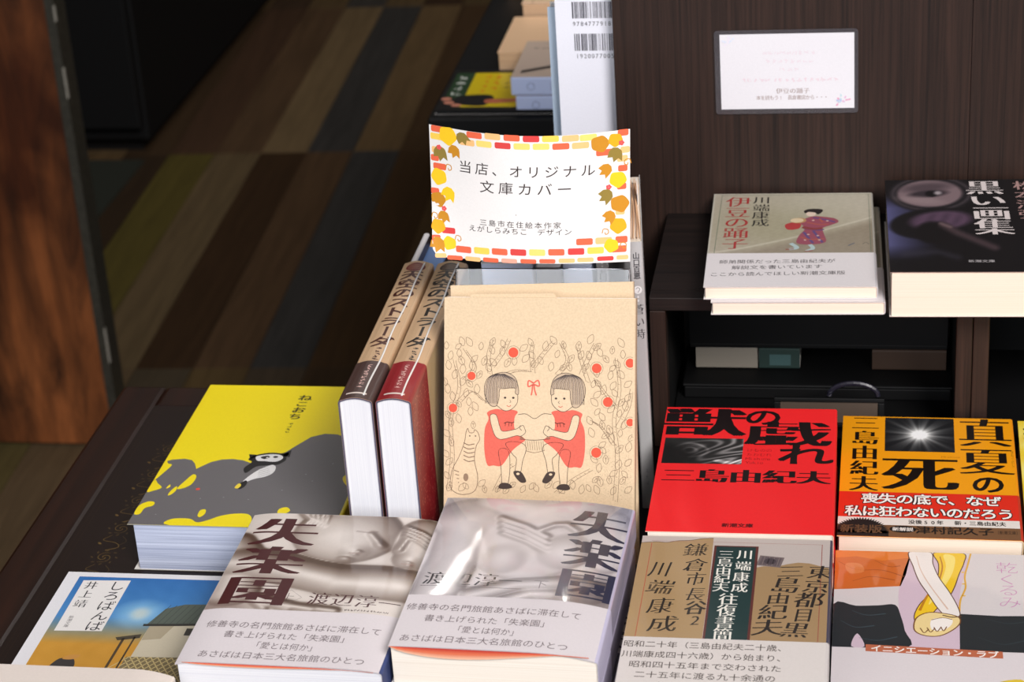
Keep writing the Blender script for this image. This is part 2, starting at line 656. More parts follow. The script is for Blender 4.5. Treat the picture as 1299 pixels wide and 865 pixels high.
def block(P, D, thick, inset, mat, parent, org, name='page_block', end=(0.0008, 0.0008), nf=4, round_fore=0.0):
    ox, oy = org
    us = np.linspace(inset, P.u1, nf + 1)
    xt, zt = P.at(us, -thick)
    sp = np.linspace(P.u1, P.u4, 14)
    xs, zs = P.at(sp, -thick)
    pts = list(zip(xt, zt)) + list(zip(xs[1:], zs[1:])) + [(inset, thick)]
    pts = [(x - ox, max(z, thick)) for x, z in pts]
    pts.reverse()                      # counter-clockwise seen from the tail end
    mb = MB()
    # bottom-left first
    mb.prism(pts, oy - D + end[0], oy - end[1])
    return mb.build(name, mat, parent)


def book(name, label, cat, W, D, T, cols, art=None, mat='gloss', pages='pages', group=None, band=None, camber=None, thick=0.0004, inset=0.0012, origin='lie', nf=4, bulge=0.0):
    """a book lying on its back cover, front cover up, spine on the right.  All sizes in mm."""
    W, D, T = W * mm, D * mm, T * mm
    P = Prof(W, T, bulge=bulge, **(camber or {}))
    nf = 80 if camber else nf
    root = empty(name)
    tag(root, label, cat, group)
    org = {'lie': (W / 2, D / 2), 'tail': (W / 2, D), 'fore': (0, D), 'back': (W, D)}[origin]
    jacket('cover', P, D, 0, D, 0.0, thick, cols, art, M[mat], root, org, nf)
    block(P, D, thick + 0.0001, inset, M[pages], root, org, nf=nf if camber else 4)
    if band:
        v0, v1, bc, bart, bm = band
        jacket('paper_band', P, D, v0 * mm, v1 * mm, 0.00028, 0.00012, bc, bart, M[bm], root, org, nf)
    root['_size'] = 0
    del root['_size']
    return root


def lie(root, x0, ytop, z, W, D, yaw=0.0):
    """rest a lying book by its top-left corner (metres, world)"""
    c, s = math.cos(R(yaw)), math.sin(R(yaw))
    lx, ly = -W * mm / 2, D * mm / 2
    root.location = (x0 - (lx * c - ly * s), ytop - (lx * s + ly * c), z)
    root.rotation_euler = (0, 0, R(yaw))
    return root


def restack(src, n, T, label_fn, jit=0.0015):
    """copies below the top copy, down to the table; src keeps the top place"""
    out = []
    for k in range(1, n):
        c = copy_tree(src)
        c.location = (src.location.x + random.uniform(-jit, jit) * .4, src.location.y + random.uniform(-jit, jit) * .4, src.location.z - (T * mm + 0.0007) * k)
        c['label'] = label_fn(k)
        out.append(c)
    return out


# ------------------------------------------------------------------ setting
TB = 0.70                        # table-top height

M['panel_wood'] = wood_mat('dark_walnut_laminate', (27, 17, 13), (54, 36, 29), 'Z', 2.2, rough=0.5, stretch=60, bump=0.05, spec=0.3)
M['shelf_wood'] = wood_mat('dark_walnut_shelf', (17, 12, 11), (36, 26, 23), 'X', 1.6, rough=0.5, stretch=40, bump=0.05, spec=0.3)
M['table_wood'] = wood_mat('dark_stained_table', (22, 10, 6), (44, 22, 13), 'Y', 1.0, rough=0.42, stretch=20, bump=0.08, spec=0.3)
M['table_leather'] = print_mat('dark_table_panel', 0.45, spec=0.3)
M['door_wood'] = wood_mat('stained_door_wood', (50, 27, 13), (146, 84, 44), 'Z', 1.2, rough=0.5, stretch=7, bump=0.12, spec=0.25, knots=3.2)
M['black'] = plain_mat('black_paint', (14, 13, 14), 0.5, 0.3)
M['deep_black'] = plain_mat('black_lacquer', (6, 6, 7), 0.65, 0.25)
M['metal_strip'] = plain_mat('worn_dark_metal', (46, 44, 38), 0.35, 0.5, 0.5)
M['wall'] = plain_mat('dark_wall', (46, 40, 34), 0.8, 0.2)


def struct(name, a, b, mat, parent=None):
    o = MB().box(a, b).build(name, mat, parent)
    if parent is None: o['kind'] = 'structure'
    return o


def floor_boards():
    """grey and brown boards laid slightly askew to the display table, all ends in line"""
    mb = MB()
    rows = {1: [(112, 98, 44), (128, 106, 74), (78, 54, 32), (108, 80, 54), (80, 76, 72), (92, 66, 40), (120, 92, 58), (70, 52, 34)],
            2: [(96, 68, 48), (112, 84, 58), (146, 120, 84), (78, 74, 70), (136, 108, 72), (98, 72, 46), (128, 102, 68), (84, 62, 40)],
            3: [(84, 62, 44), (116, 92, 60), (84, 78, 72), (120, 96, 64), (80, 56, 38), (112, 90, 58), (92, 70, 48), (110, 86, 56)],
            0: [(106, 92, 52), (118, 96, 68), (96, 82, 62), (116, 92, 56), (96, 80, 62), (84, 62, 40), (108, 86, 54), (90, 68, 46)]}
    pw, pl = 0.085, 0.868
    for r in range(-3, 7):
        pal = rows[r % 4]
        for k in range(-8, 34):
            x0, y0 = k * pw, (r - 2) * pl
            mb.box((x0 + .0006, y0 + .0008, -0.012), (x0 + pw - .0006, y0 + pl - .0008, 0.0), tuple(q * .71 for q in pal[k % len(pal)]))
    m, nt, b = new_mat('floor_boards')
    at = node(nt, 'ShaderNodeVertexColor', layer_name='Col')
    tc = node(nt, 'ShaderNodeTexCoord')
    mp = node(nt, 'ShaderNodeMapping')
    mp.inputs['Scale'].default_value = (24, 1.4, 1)
    nt.links.new(tc.outputs['Object'], mp.inputs['Vector'])
    nz = node(nt, 'ShaderNodeTexNoise', Scale=3.0, Detail=7.0, Roughness=0.7, Distortion=0.8)
    nt.links.new(mp.outputs[0], nz.inputs['Vector'])
    mr = node(nt, 'ShaderNodeMapRange')
    mr.inputs[1].default_value, mr.inputs[2].default_value = 0.25, 0.75
    mr.inputs[3].default_value, mr.inputs[4].default_value = 0.62, 1.28
    nt.links.new(nz.outputs['Fac'], mr.inputs[0])
    mx = node(nt, 'ShaderNodeMix', data_type='RGBA', blend_type='MULTIPLY')
    mx.inputs[0].default_value = 1
    nt.links.new(at.outputs['Color'], mx.inputs[6])
    nt.links.new(mr.outputs[0], mx.inputs[7])
    nt.links.new(mx.outputs[2], b.inputs['Base Color'])
    b.inputs['Roughness'].default_value = 0.6
    b.inputs['Specular IOR Level'].default_value = 0.25
    o = mb.build('floor', m)
    o.location = (-1.264, 3.575, 0)
    o.rotation_euler = (0, 0, R(-2.5 + 5.0))
    o['kind'] = 'structure'
    return o


floor_boards()
struct('trim_1', (-3.2, -1.5, -0.02), (-1.3, 3.54, 0.004), plain_mat('dark_threshold', (44, 46, 40), 0.6, 0.2))
struct('wall_back', (-3.2, 6.5, 0), (2.7, 6.6, 3.1), M['wall'])
struct('wall_left', (-3.3, 0.6, 0), (-3.2, 6.6, 3.1), M['wall'])
struct('wall_right', (2.6, 0.6, 0), (2.7, 6.6, 3.1), M['wall'])
struct('ceiling', (-3.3, 0.6, 3.1), (2.7, 6.6, 3.2), M['wall'])

d1 = struct('door_1', (-1.75, 2.478, 0.006), (-1.0095, 2.512, 2.4), M['door_wood'])
mb = MB().box((-1.0094, 2.476, 0.006), (-.9975, 2.514, 2.4))
mb.build('edge_strip', M['metal_strip'], d1)
mb = MB()  # glints on the door edge, painted as pale slivers
for z, l in ((1.32, .05), (1.24, .03), (1.10, .045), (0.93, .09), (0.13, .05), (0.60, .02), (0.50, .04)):
    mb.box((-.9978, 2.474, z), (-.9968, 2.480, z + l))
mb.build('edge_glints', plain_mat('pale_edge_glint', (150, 145, 135), 0.3), d1)

# black cupboard deep in the shop
cb = empty('black_cupboard', (-1.9, 4.5, 0))
tag(cb, 'tall black cupboard at the far left, behind the wooden door', 'cupboard')
MB().box((-0.6, -0.93, 0.03), (0.605, 1.4, 2.2)).build('body', M['deep_black'], cb, bevel=.004)
MB().box((-0.58, -0.955, 0.06), (0.0, -0.932, 2.15)).build('door', M['deep_black'], cb, bevel=.003)
MB().box((0.006, -0.955, 0.06), (0.60, -0.932, 2.15)).build('door', M['deep_black'], cb, bevel=.003)
MB().box((-0.58, -0.90, 0.0), (0.58, 1.38, 0.03)).build('plinth', M['black'], cb)

# ------------------------------------------------------------------ display table
tb = empty('display_table', (-0.01, 0.97, 0))
tag(tb, 'dark stained wooden table with gold ornament, under the front books', 'table')


def table():
    x0, x1, y0, y1 = -0.512, 0.52, -0.36, 0.345
    bw = 0.032
    mb = MB()
    for a, b in (((x0, y0), (x0 + bw, y1)), ((x1 - bw, y0), (x1, y1)), ((x0 + bw, y0), (x1 - bw, y0 + bw)), ((x0 + bw, y1 - bw), (x1 - bw, y1))):
        mb.box((a[0], a[1], TB - .028), (b[0], b[1], TB - .0016))
    mb.build('rim', M['table_wood'], tb, bevel=.003)
    A = Art()
    W, D = (x1 - x0 - 2 * bw) / mm, (y1 - y0 - 2 * bw) / mm
    gold, dk = (104, 82, 42), (70, 54, 30)
    g = 3.2
    for q in (g, g + 3):
        for a, b in (((q, q), (q, D - q)), ((W - q, q), (W - q, D - q)), ((q, q), (W - q, q)), ((q, D - q), (W - q, D - q))):
            A.stroke([a, b], .5, (38, 24, 15), 1, smooth=False)

    def scroll(cx, cy, sc, flip=1):
        for k in range(2):
            pts = [(cx + flip * sc * (.5 + t * 4.2) * math.cos(t * 5.2 + k * 3.14), cy + sc * (.5 + t * 4.2) * math.sin(t * 5.2 + k * 3.14)) for t in [i / 9 for i in range(10)]]
            A.stroke(pts, .55, gold, 2, taper=(1.2, .5))
        for k in range(8):
            a = k * .785
            A.ell(cx + sc * 6.2 * math.cos(a), cy + sc * 6.2 * math.sin(a), 1.0 * sc, .5 * sc, dk, 2, 10, rot=math.degrees(a) + 45)
    for y in np.arange(62, D - 30, 34):
        for x, f in ((29, 1), (W - 29, -1)):
            scroll(x, y, 1.25, f)
            A.stroke([(x - 3 * f, y + 8), (x - 7 * f, y + 14), (x + 2 * f, y + 17), (x + 5 * f, y + 22), (x - 2 * f, y + 26)], .6, gold, 2, taper=(.5, 1.2))
            A.stroke([(x + 4 * f, y + 9), (x + 8 * f, y + 15), (x + 4 * f, y + 20)], .5, dk, 2)
            A.ell(x - 8 * f, y + 18, 1.6, .8, gold, 2, 10, 40)
            A.ell(x + 9 * f, y + 23, 1.4, .8, dk, 2, 10, -40)
    m2 = MB()
    px, py = x0 + bw + .001, y1 - bw - .001
    m2.box((px, y0 + bw + .001, TB - .026), (x1 - bw - .001, py, TB), (25, 14, 10))
    A.lay(m2, lambda u, v, h: np.stack([px + u, py - v, np.full_like(u, TB) + h - 3e-5], 1))
    m2.build('tabletop', M['table_leather'], tb)
    mb = MB()
    for a, b in (((x0 + .02, y0 + .02), (x1 - .02, y0 + .04)), ((x0 + .02, y1 - .04), (x1 - .02, y1 - .02)), ((x0 + .02, y0 + .04), (x0 + .04, y1 - .04)), ((x1 - .04, y0 + .04), (x1 - .02, y1 - .04))):
        mb.box((a[0], a[1], TB - .11), (b[0], b[1], TB - .0285))
    mb.build('apron', M['table_wood'], tb)
    for sx in (x0 + .035, x1 - .035):
        for sy in (y0 + .035, y1 - .035):
            l = MB()
            prof = [(.024, TB - .03), (.024, TB - .13), (.016, TB - .15), (.026, TB - .2), (.018, .3), (.013, .1), (.02, .05), (.016, .0)]
            V, F = [], []
            for r_, z in prof:
                for k in range(12):
                    a = k * math.pi / 6
                    V.append((sx + r_ * math.cos(a), sy + r_ * math.sin(a), z))
            for i in range(len(prof) - 1):
                for k in range(12):
                    F.append((i * 12 + (k + 1) % 12, i * 12 + k, (i + 1) * 12 + k, (i + 1) * 12 + (k + 1) % 12))
            F.append(tuple(range((len(prof) - 1) * 12 + 11, (len(prof) - 1) * 12 - 1, -1)))
            l.add(V, F)
            l.build('leg', M['table_wood'], tb)


table()

# ------------------------------------------------------------------ shelf units
SH = 0.807                       # shelf height


def shelf_unit(x0, x1, label, back_x0, rstile=True):
    u = empty('shelf_unit', ((x0 + x1) / 2, 1.30, TB))
    tag(u, label, 'shelf')
    ox, oy, oz = u.location
    B = lambda *a: tuple(np.array(a) - (ox, oy, oz))
    y0, y1 = 1.235, 1.371
    MB().box(B(back_x0, y1 + .0005, TB + .001), B(x1, y1 + .012, 1.16)).build('back_panel', M['panel_wood'], u)
    MB().box(B(x0, y0 + .012, SH - .0085), B(x1, y1, SH)).build('shelf_board', M['shelf_wood'], u)
    # mitred front frame: lipping under the shelf, stiles, foot rail
    fw = .0098
    m = MB()
    for a, b in ((SH - .0092, SH - .0002), (TB + .0008, TB + .009)):
        m.box(B(x0 + (fw if a < SH - .05 else 0), y0, a), B(x1 - (fw if a < SH - .05 else 0), y0 + .0118, b))
    m.build('front_rail', M['shelf_wood'], u, bevel=.0006)
    for xa in (x0, x1 - fw):
        MB().box(B(xa, y0, TB + .0008), B(xa + fw, y0 + .0118, SH - .0094)).build('stile', M['panel_wood'], u, bevel=.0006)
        MB().box(B(xa + .001, y0 + .012, TB + .0008), B(xa + fw - .001, y1, SH - .009)).build('side_panel', M['deep_black'], u)
    MB().box(B(x0 + fw, y1 - .004, TB + .0085), B(x1 - fw, y1, SH - .009)).build('inner_back', M['deep_black'], u)  # black lining and sides, to darken the inside of the compartment
    MB().box(B(x0 + fw, y0 + .012, TB + .0008), B(x1 - fw, y1, TB + .008)).build('base_board', M['deep_black'], u)
    return u


shelf_unit(-0.1380, 0.0608, 'dark walnut shelf unit holding the beige and black paperbacks, nearest the white sign', -0.1705)
shelf_unit(0.0612, 0.257, 'dark walnut shelf unit at the right edge, beside the one with the pinned card', 0.0612)

# small things inside the lower compartment
bx = empty('storage_box', (-0.035, 1.325, TB + .0083))
tag(bx, 'flat black box inside the lower shelf compartment, under the white and green books', 'box')
MB().box((-0.088, -0.035, 0), (0.086, 0.035, .0085)).build('box_body', M['deep_black'], bx, bevel=.001)
MB().box((-0.089, -0.036, .0086), (0.087, 0.036, .0108)).build('lid', M['deep_black'], bx, bevel=.001)


def spine_out_book(name, label, x0, L, T, cc, art_fn, y=1.3395, z=TB + .0194, W=55):
    """lies flat, spine towards the viewer"""
    A = Art()
    P = Prof(W * mm, T * mm)
    if art_fn: art_fn(A, P.spine_mid / mm, L, T)
    b = book(name, label, 'book', W, L, T, [cc, cc, cc], A if art_fn else None, 'matte', 'pages')
    # lying book turned clockwise so that its spine (right side) faces -y
    b.rotation_euler = (0, 0, R(-90))
    b.location = (x0 + L * mm / 2, y, z)
    return b


spine_out_book('book', 'white spined book lying in the dark lower compartment, beside the green one', -0.1165, 41, 16, (150, 142, 130), None)
spine_out_book('book', 'dark green book lying in the lower compartment, right of the white one', -0.0745, 27, 15.5, (44, 62, 58), lambda A, m_, L, T: A.rect(m_ - 3, 6, m_ + 5, 20, (70, 98, 98), 2))
spine_out_book('book', 'brown book lying in the lower compartment, next to the divider', 0.000, 48, 15, (64, 48, 38), None)
tb2 = empty('shade_tray', (-0.035, 1.333, TB + .0361))  # added so the space above the books reads as dark
tag(tb2, 'black tray added over the books to darken the lower shelf compartment', 'tray')
MB().box((-0.085, -0.0235, 0), (0.0835, 0.03, .003)).build('tray_base', M['deep_black'], tb2, bevel=.0005)
mb = MB()
for a, b in (((-.085, -.0235), (.0835, -.0215)), ((-.085, .028), (.0835, .03)), ((-.085, -.0215), (-.083, .028)), ((.0815, -.0215), (.0835, .028))): mb.box((a[0], a[1], .003), (b[0], b[1], .034))
mb.build('rim', M['deep_black'], tb2)

# black framed board with a loop handle, leaning behind the red and orange books
cbd = empty('framed_board', (-0.038, 1.252, TB + .0086))
tag(cbd, 'black framed board with a loop handle, standing behind the red and orange paperbacks', 'board')


def framed_board():
    t = Vector((0, math.sin(R(8)), math.cos(R(8))))
    n = Vector((0, -math.cos(R(8)), math.sin(R(8))))
    P3 = lambda x, h, d: Vector((x, 0, 0)) + t * h + n * d
    def bar(m, x0, x1, h0, h1, d0, d1):
        v = [P3(x, h, d) for d in (d0, d1) for h in (h0, h1) for x in (x0, x1)]
        m.add(v, [(0, 2, 3, 1), (4, 5, 7, 6), (0, 1, 5, 4), (2, 6, 7, 3), (0, 4, 6, 2), (1, 3, 7, 5)])
    m = MB()
    for a in ((-.024, .046, .0172, .020), (-.024, .046, 0, .003), (-.024, -.020, .003, .017), (.042, .046, .003, .017)):
        bar(m, *a, -.002, .002)
    m.build('frame', M['deep_black'], cbd, bevel=.0006)
    m = MB()
    bar(m, -.0199, .0419, .0032, .0170, -.0012, .0008)
    m.build('panel', plain_mat('beige_board', (72, 58, 47), 0.7), cbd)
    pts = [P3(.0265 - .0155 * math.cos(a), .0212 + .0085 * math.sin(a), 0) for a in [i * math.pi / 12 for i in range(13)]]
    MB().tube(pts, .0017).build('handle', plain_mat('dark_blue_black', (28, 26, 38), 0.35), cbd)


framed_board()

# ------------------------------------------------------------------ flat books on the table
INK = (22, 18, 20)


# --- red paperback
def art_red():
    A = Art()
    K = (20, 8, 10)
    A.ch('獣', 24, 18.6, 50, 37, K, 'MB', dil=.8)
    A.ch('の', 59, 11.5, 24, 23, K, 'GB')
    A.ch('戯', 74.5, 32, 51, 33, K, 'MB', dil=.8)
    A.ch('れ', 85.5, 57.5, 34, 26, K, 'GB')
    for i, q in enumerate('三島由紀夫'):
        A.ch(q, 13.5 + 19.3 * i, 84.2, 19.6, 16.5, K, 'MB', dil=1.15)

    def marble(X, Y):
        g = 0.5 + 0.5 * np.sin(18 * X + 5 * np.sin(7 * Y + 6 * X) + 3 * np.sin(13 * X * Y + 2))
        ring = 0.5 + 0.5 * np.sin(40 * np.hypot((X - .33) * 1.0, (Y - .45) * .6) + 2 * np.sin(9 * Y))
        v = 20 + 120 * np.clip(X * 1.15 - .1, 0, 1) ** 1.2 * g ** 2 + 60 * soft_ell(X, Y, .35, .45, .22, .34, .5) * ring ** 3
        v = v * (1 - .9 * soft_ell(X, Y, .05, .75, .35, .5, .6)) + 16
        v += 110 * seg(X, Y, [(.7, .88), (.85, .95), (1, .86)], .07)
        return np.stack([v, v * .97, v * .97], -1)
    A.raster(2.2, 39.2, 48.8, 70.2, 90, 60, marble, 2)
    for i, q in enumerate(('けものの', 'たわむれ')):
        A.htext(q, 51.2, 66, 53 + 5.4 * i, 4.0, (112, 20, 22), 'L')
    for i, q in enumerate(('Mishima', 'Yukio')):
        A.htext(q, 51.2, 51.2 + 2.05 * len(q), 63.2 + 4.6 * i, 4.2, (112, 20, 22), 'L', w=4.2)
    A.htext('新潮文庫', 41.5, 59, 139.3, 4.4, (60, 8, 12), 'GB')
    return A


red = book('paperback', 'red paperback with huge black title, top of its pile behind the brown letter book', 'book', 103, 147.5, 18.5,
           [(236, 36, 40), (236, 36, 40), (236, 36, 40), (232, 190, 170)], art_red(), 'matte', group='red paperbacks')
lie(red, -0.1235, 1.1835, 0.757 - .0185, 103, 147.5, .3)
restack(red, 3, 18.5, lambda k: ['', 'second red paperback, under the top one of the red pile', 'lowest red paperback, on the table under the red pile'][k])
m = MB().box((-.0085, .0735, .0120), (.0035, .0795, .0124), (232, 228, 222))
s = m.build('bookmark_slip', M['band'], red)
s['label'] = 'white paper slip'


# --- orange paperback with a red and brown band
def art_orange():
    A = Art()
    K = (26, 18, 14)
    for i, q in enumerate('三島由紀夫'): A.ch(q, 14, 9 + 19 * i, 17.5, 19, K, 'MB', dil=.8)
    A.ch('真', 86.5, 18.5, 33, 39, K, 'MB', dil=.8)
    A.ch('夏', 86.5, 54.5, 33, 35.5, K, 'MB', dil=.8)
    A.ch('の', 86.5, 82.5, 21, 23, K, 'GB')
    A.ch('死', 47, 71.5, 46, 45, K, 'MX', dil=.6)
    A.vtext('まなつのし', 102, 41, 61, 2.6, K, 'L')
    for i, q in enumerate(('Mishima', 'Yukio')):
        A.htext(q, 60, 60 + 1.6 * len(q), 50.5 + 3.6 * i, 3.0, (140, 80, 20), 'L', w=3.0)

    def star(X, Y):
        dx, dy = (X - .5) * 1.0, (Y - .5) * .95
        r = np.hypot(dx, dy)
        a = np.arctan2(dy, dx)
        rays = .6 + .4 * np.abs(np.sin(a * 6 + .4)) ** 3 + .25 * np.abs(np.sin(a * 11)) ** 6
        v = 255 * np.exp(-(r / .13) ** 1.5) + 190 * np.exp(-(r / (.24 * rays)) ** 1.3)
        return np.stack([30 + v * .95, 30 + v * .95, 32 + v * .93], -1)
    A.raster(26, 1.3, 68, 44.6, 60, 60, star, 2)
    return A


def band_orange():
    A = Art()
    A.rect(0, 95.4, 200, 124.6, (224, 46, 28), 1)
    A.rect(0, 124.6, 200, 133.0, (232, 224, 216), 1)
    A.rect(0, 133.0, 200, 150, (120, 84, 56), 1)

    def oline(t, x0, x1, y, h):
        n = len(t)
        p = (x1 - x0) / n
        for i, q in enumerate(t):
            for dx, dy in ((-.5, -.4), (.5, -.4), (-.5, .45), (.5, .45)): A.ch(q, x0 + p * (i + .5) + dx, y + dy, p * 1.08, h, (20, 16, 16), 'GB', 4)
            A.ch(q, x0 + p * (i + .5), y, p * 1.08, h, (250, 244, 238), 'GB', 6)
    oline('喪失の底で、なぜ', 13, 93, 103, 12.5)
    oline('私は狂わないのだろう', 4, 100, 117.6, 12.5)
    A.htext('没後50年', 40, 60, 128.9, 5.0, (40, 34, 32), 'GB')
    A.htext('新・三島由紀夫', 66, 95, 128.7, 5.0, (40, 34, 32), 'GB')
    pts = []
    for i in range(61):
        a = math.pi * (1 + i / 60)
        r = 1.0 if i % 2 else .86
        pts.append((13.5 + 16.5 * r * math.cos(a), 142.5 + 17.5 * r * math.sin(a)))
    A.poly(pts, (32, 26, 26), 3)
    A.rect(0, 139.5, 29, 145.6, (32, 26, 26), 3)
    A.htext('新装版', 1.5, 25.5, 137.8, 9.5, (104, 74, 50), 'GB', 5)
    A.ell(37, 137.3, 7.6, 3.8, (24, 20, 20), 3)
    A.htext('新解説', 31, 43, 137.3, 4.4, (235, 228, 220), 'GB', 5)
    A.htext('津村記久子', 44, 88, 137.6, 8.6, (30, 24, 22), 'GB', 5)
    A.htext('〔新潮文庫〕', 88.5, 102.5, 138, 4.2, (50, 36, 28), 'G', 5)
    return A


orange = book('paperback', 'orange paperback with a red and brown paper band, top copy, right of the red one', 'book', 104, 146, 13.6,
              [(244, 160, 20), (240, 150, 24), (240, 150, 24), (235, 205, 160)], art_orange(), 'gloss', 'pages_warm', 'orange paperbacks',
              band=(95.4, 145.9, [(224, 46, 28), (196, 60, 40), (224, 46, 28), (90, 66, 46)], band_orange(), 'gloss'))
lie(orange, -0.0175, 1.2305, 0.728 - .0136, 104, 146, -.5)
restack(orange, 2, 13.6, lambda k: 'lower orange paperback, under the banded orange one')


# --- brown paperback of letters with a white band
def art_letters():
    A = Art()
    A.rect(0, 0, 104, 150, (190, 178, 172), 1, 4, 4)
    kr = (168, 138, 98)
    A.poly([(0, 7.5), (8, 6.2), (14, 6.6), (20, 4.6), (27, 3.8), (33, 1.8), (39.2, 1.0), (40, 50), (40, 110), (0, 110)], kr, 2)
    A.stroke([(0, 7.5), (8, 6.2), (14, 6.6), (20, 4.6), (27, 3.8), (33, 1.8), (39.2, 1.0)], .5, (98, 74, 52), 3)
    A.poly([(64, 30), (68, 28.5), (74, 29), (80, 26), (86, 24), (92, 24.5), (98, 27), (104, 29), (104, 110), (62, 110)], (160, 130, 92), 2)
    A.rect(40.2, 8.6, 64.2, 110, (92, 40, 36), 4)
    A.rect(41.4, 9.6, 62.8, 110, (18, 50, 50), 5)
    A.rect(5.6, 7.6, 5.95, 110, (176, 72, 52), 4)
    A.rect(98.2, 5.0, 98.55, 110, (150, 66, 58), 4)
    A.rect(5.6, 5.0, 98.5, 5.25, (170, 120, 110), 4)
    W_ = (236, 232, 222)
    for q, y in zip('川端康成', (17.2, 28.8, 39.8, 50.3)): A.ch(q, 57.2 - (y - 17) * .03, y, 9.2, 10.2, W_, 'MB', 6, dil=.5)
    for q, y in zip('三島由紀夫', (17.6, 26, 34.3, 42.5, 50.8)): A.ch(q, 47.0 - (y - 17) * .02, y, 9.2, 9.2, W_, 'MB', 6, dil=.5)
    for q, y in zip('往復書簡', (62, 73, 84, 95)): A.ch(q, 51.2 - (y - 60) * .03, y, 10.6, 12.0, W_, 'MB', 6, dil=.5)
    B = (34, 28, 26)
    for q, x, y, w, h in (('鎌', 30.5, 13.5, 14, 14), ('倉', 31.5, 29, 13, 14), ('市', 32.5, 43, 11, 14), ('長', 33.5, 58, 11, 14), ('谷', 34.5, 71, 12, 14), ('2', 35.3, 82.8, 10, 12),
                          ('川', 13, 34, 12, 17), ('端', 14.5, 52, 15, 15), ('康', 16.2, 70, 14, 16), ('成', 19, 87, 16, 16)):
        A.ch(q, x, y, w, h, B, 'M', 6, skew=.18, rot=random.uniform(-6, 4))
    for q, x, y, w, h in (('東', 98.5, 33, 15, 14), ('京', 96.5, 47, 15, 14), ('都', 93, 60.5, 16, 16), ('目', 90.5, 75, 11, 14), ('黒', 86.8, 89, 15, 15),
                          ('三', 82.5, 33, 15, 13), ('島', 80.5, 46.5, 16, 17), ('由', 77, 60, 13, 12), ('紀', 74.8, 73, 16, 15), ('夫', 72.6, 87.5, 17, 16)):
        A.ch(q, x, y, w, h, B, 'MB', 6, skew=.15, rot=random.uniform(-6, 2), dil=.5)
    # postage stamp
    A.poly([(65.5, 17.6), (78.6, 19.4), (76.6, 29.6), (63.6, 27.6)], (112, 98, 98), 4)
    A.poly([(66.7, 18.8), (77.2, 20.4), (75.6, 28.4), (65.1, 26.6)], (92, 80, 84), 5)
    A.ell(71, 23.5, 3.2, 3, (70, 60, 66), 6)
    for k in range(5): A.stroke([(65.5 + k * 2.6, 18.2 + k * .4), (64.2 + k * 2.6, 27 + k * .4)], .3, (130, 116, 112), 6, smooth=False)
    return A


def band_letters():
    A = Art()
    g = (78, 68, 64)
    A.htext('昭和二十年（三島由紀夫二十歳、', 0.5, 84, 106.5, 6.2, g, 'G', 3)
    A.htext('川端康成四十六歳）から始まり、', 0.5, 84, 115.6, 6.2, g, 'G', 3)
    A.htext('昭和四十五年まで交わされた', 5, 81.5, 124.6, 6.2, g, 'G', 3)
    A.htext('二十五年に渡る九十余通の', 8.5, 79, 133.4, 6.2, g, 'G', 3)
    A.htext('往復書簡を収録', 20, 63, 142.4, 6.2, g, 'G', 3)
    return A


letters = book('paperback', 'brown paperback with handwritten envelopes on the cover and a white band', 'book', 104, 150, 17.8,
               [(190, 178, 172), (70, 66, 84), (190, 178, 172), (220, 214, 208)], art_letters(), 'gloss', group='brown letter paperbacks',
               band=(100, 149.9, [(212, 204, 200), (206, 198, 196), (212, 204, 200)], band_letters(), 'band'))
lie(letters, -0.1240, 1.0345, 0.755 - .0178, 104, 150, 0.0)
restack(letters, 3, 17.8, lambda k: ['', 'second copy of the brown letter paperback, under the top one', 'lowest copy of the brown letter paperback, on the table'][k])


# --- two pale paperbacks with sculpture photographs and white bands
def relief(X, Y, prims, aspect, lo, hi, light=(-.45, -.6), gain=1.0, k=26.0):
    """picture of a carved stone relief, for a printed photograph: ellipsoids and limbs as a height field, lit as the photo shows"""
    acc = np.zeros_like(X)
    Yc = Y * aspect
    for p in prims:
        if p[0] == 'e':
            _, cx, cy, rx, ry, rot, hz = p
            c, s_ = math.cos(R(rot)), math.sin(R(rot))
            dx, dy = X - cx, Yc - cy * aspect
            q = ((dx * c + dy * s_) / rx) ** 2 + ((-dx * s_ + dy * c) / (ry * aspect)) ** 2
            h = hz * np.sqrt(np.clip(1 - q, 0, 1))
        else:
            _, pts, r, hz = p
            d = np.full(X.shape, 9.0)
            for (x0, y0), (x1, y1) in zip(pts[:-1], pts[1:]):
                y0, y1 = y0 * aspect, y1 * aspect
                dx, dy = x1 - x0, y1 - y0
                t = np.clip(((X - x0) * dx + (Yc - y0) * dy) / (dx * dx + dy * dy + 1e-9), 0, 1)
                d = np.minimum(d, np.hypot(X - x0 - t * dx, Yc - y0 - t * dy))
            h = hz * np.sqrt(np.clip(1 - (d / r) ** 2, 0, 1))
        acc = acc + np.exp(k * h) - 1
    H = np.log1p(acc) / k
    ny, nx = X.shape
    for _ in range(2):
        P_ = np.pad(H, 1, mode='edge')
        H = (P_[:-2, 1:-1] + P_[2:, 1:-1] + P_[1:-1, :-2] + P_[1:-1, 2:] + 2 * H) / 6
    gy, gx = np.gradient(H, aspect / (ny - 1), 1.0 / (nx - 1))
    nz_ = 1 / np.sqrt(1 + (gx ** 2 + gy ** 2) * gain ** 2)
    gain = gain * .5
    lam = np.clip((gx * gain * -light[0] * -1 + gy * gain * light[1] * -1) * nz_ * -1 * .5 + nz_ * .72, 0, 1.2)
    blur = H.copy()
    for _ in range(14):
        P_ = np.pad(blur, 1, mode='edge')
        blur = (P_[:-2, 1:-1] + P_[2:, 1:-1] + P_[1:-1, :-2] + P_[1:-1, 2:]) / 4
    ao = np.clip(1 - np.clip(blur - H, 0, 1) * 8, .2, 1)
    t = np.clip(lam * 1.34 * ao, 0, 1)[..., None] ** .75
    return np.array(lo, float) * (1 - t) + np.array(hi, float) * t


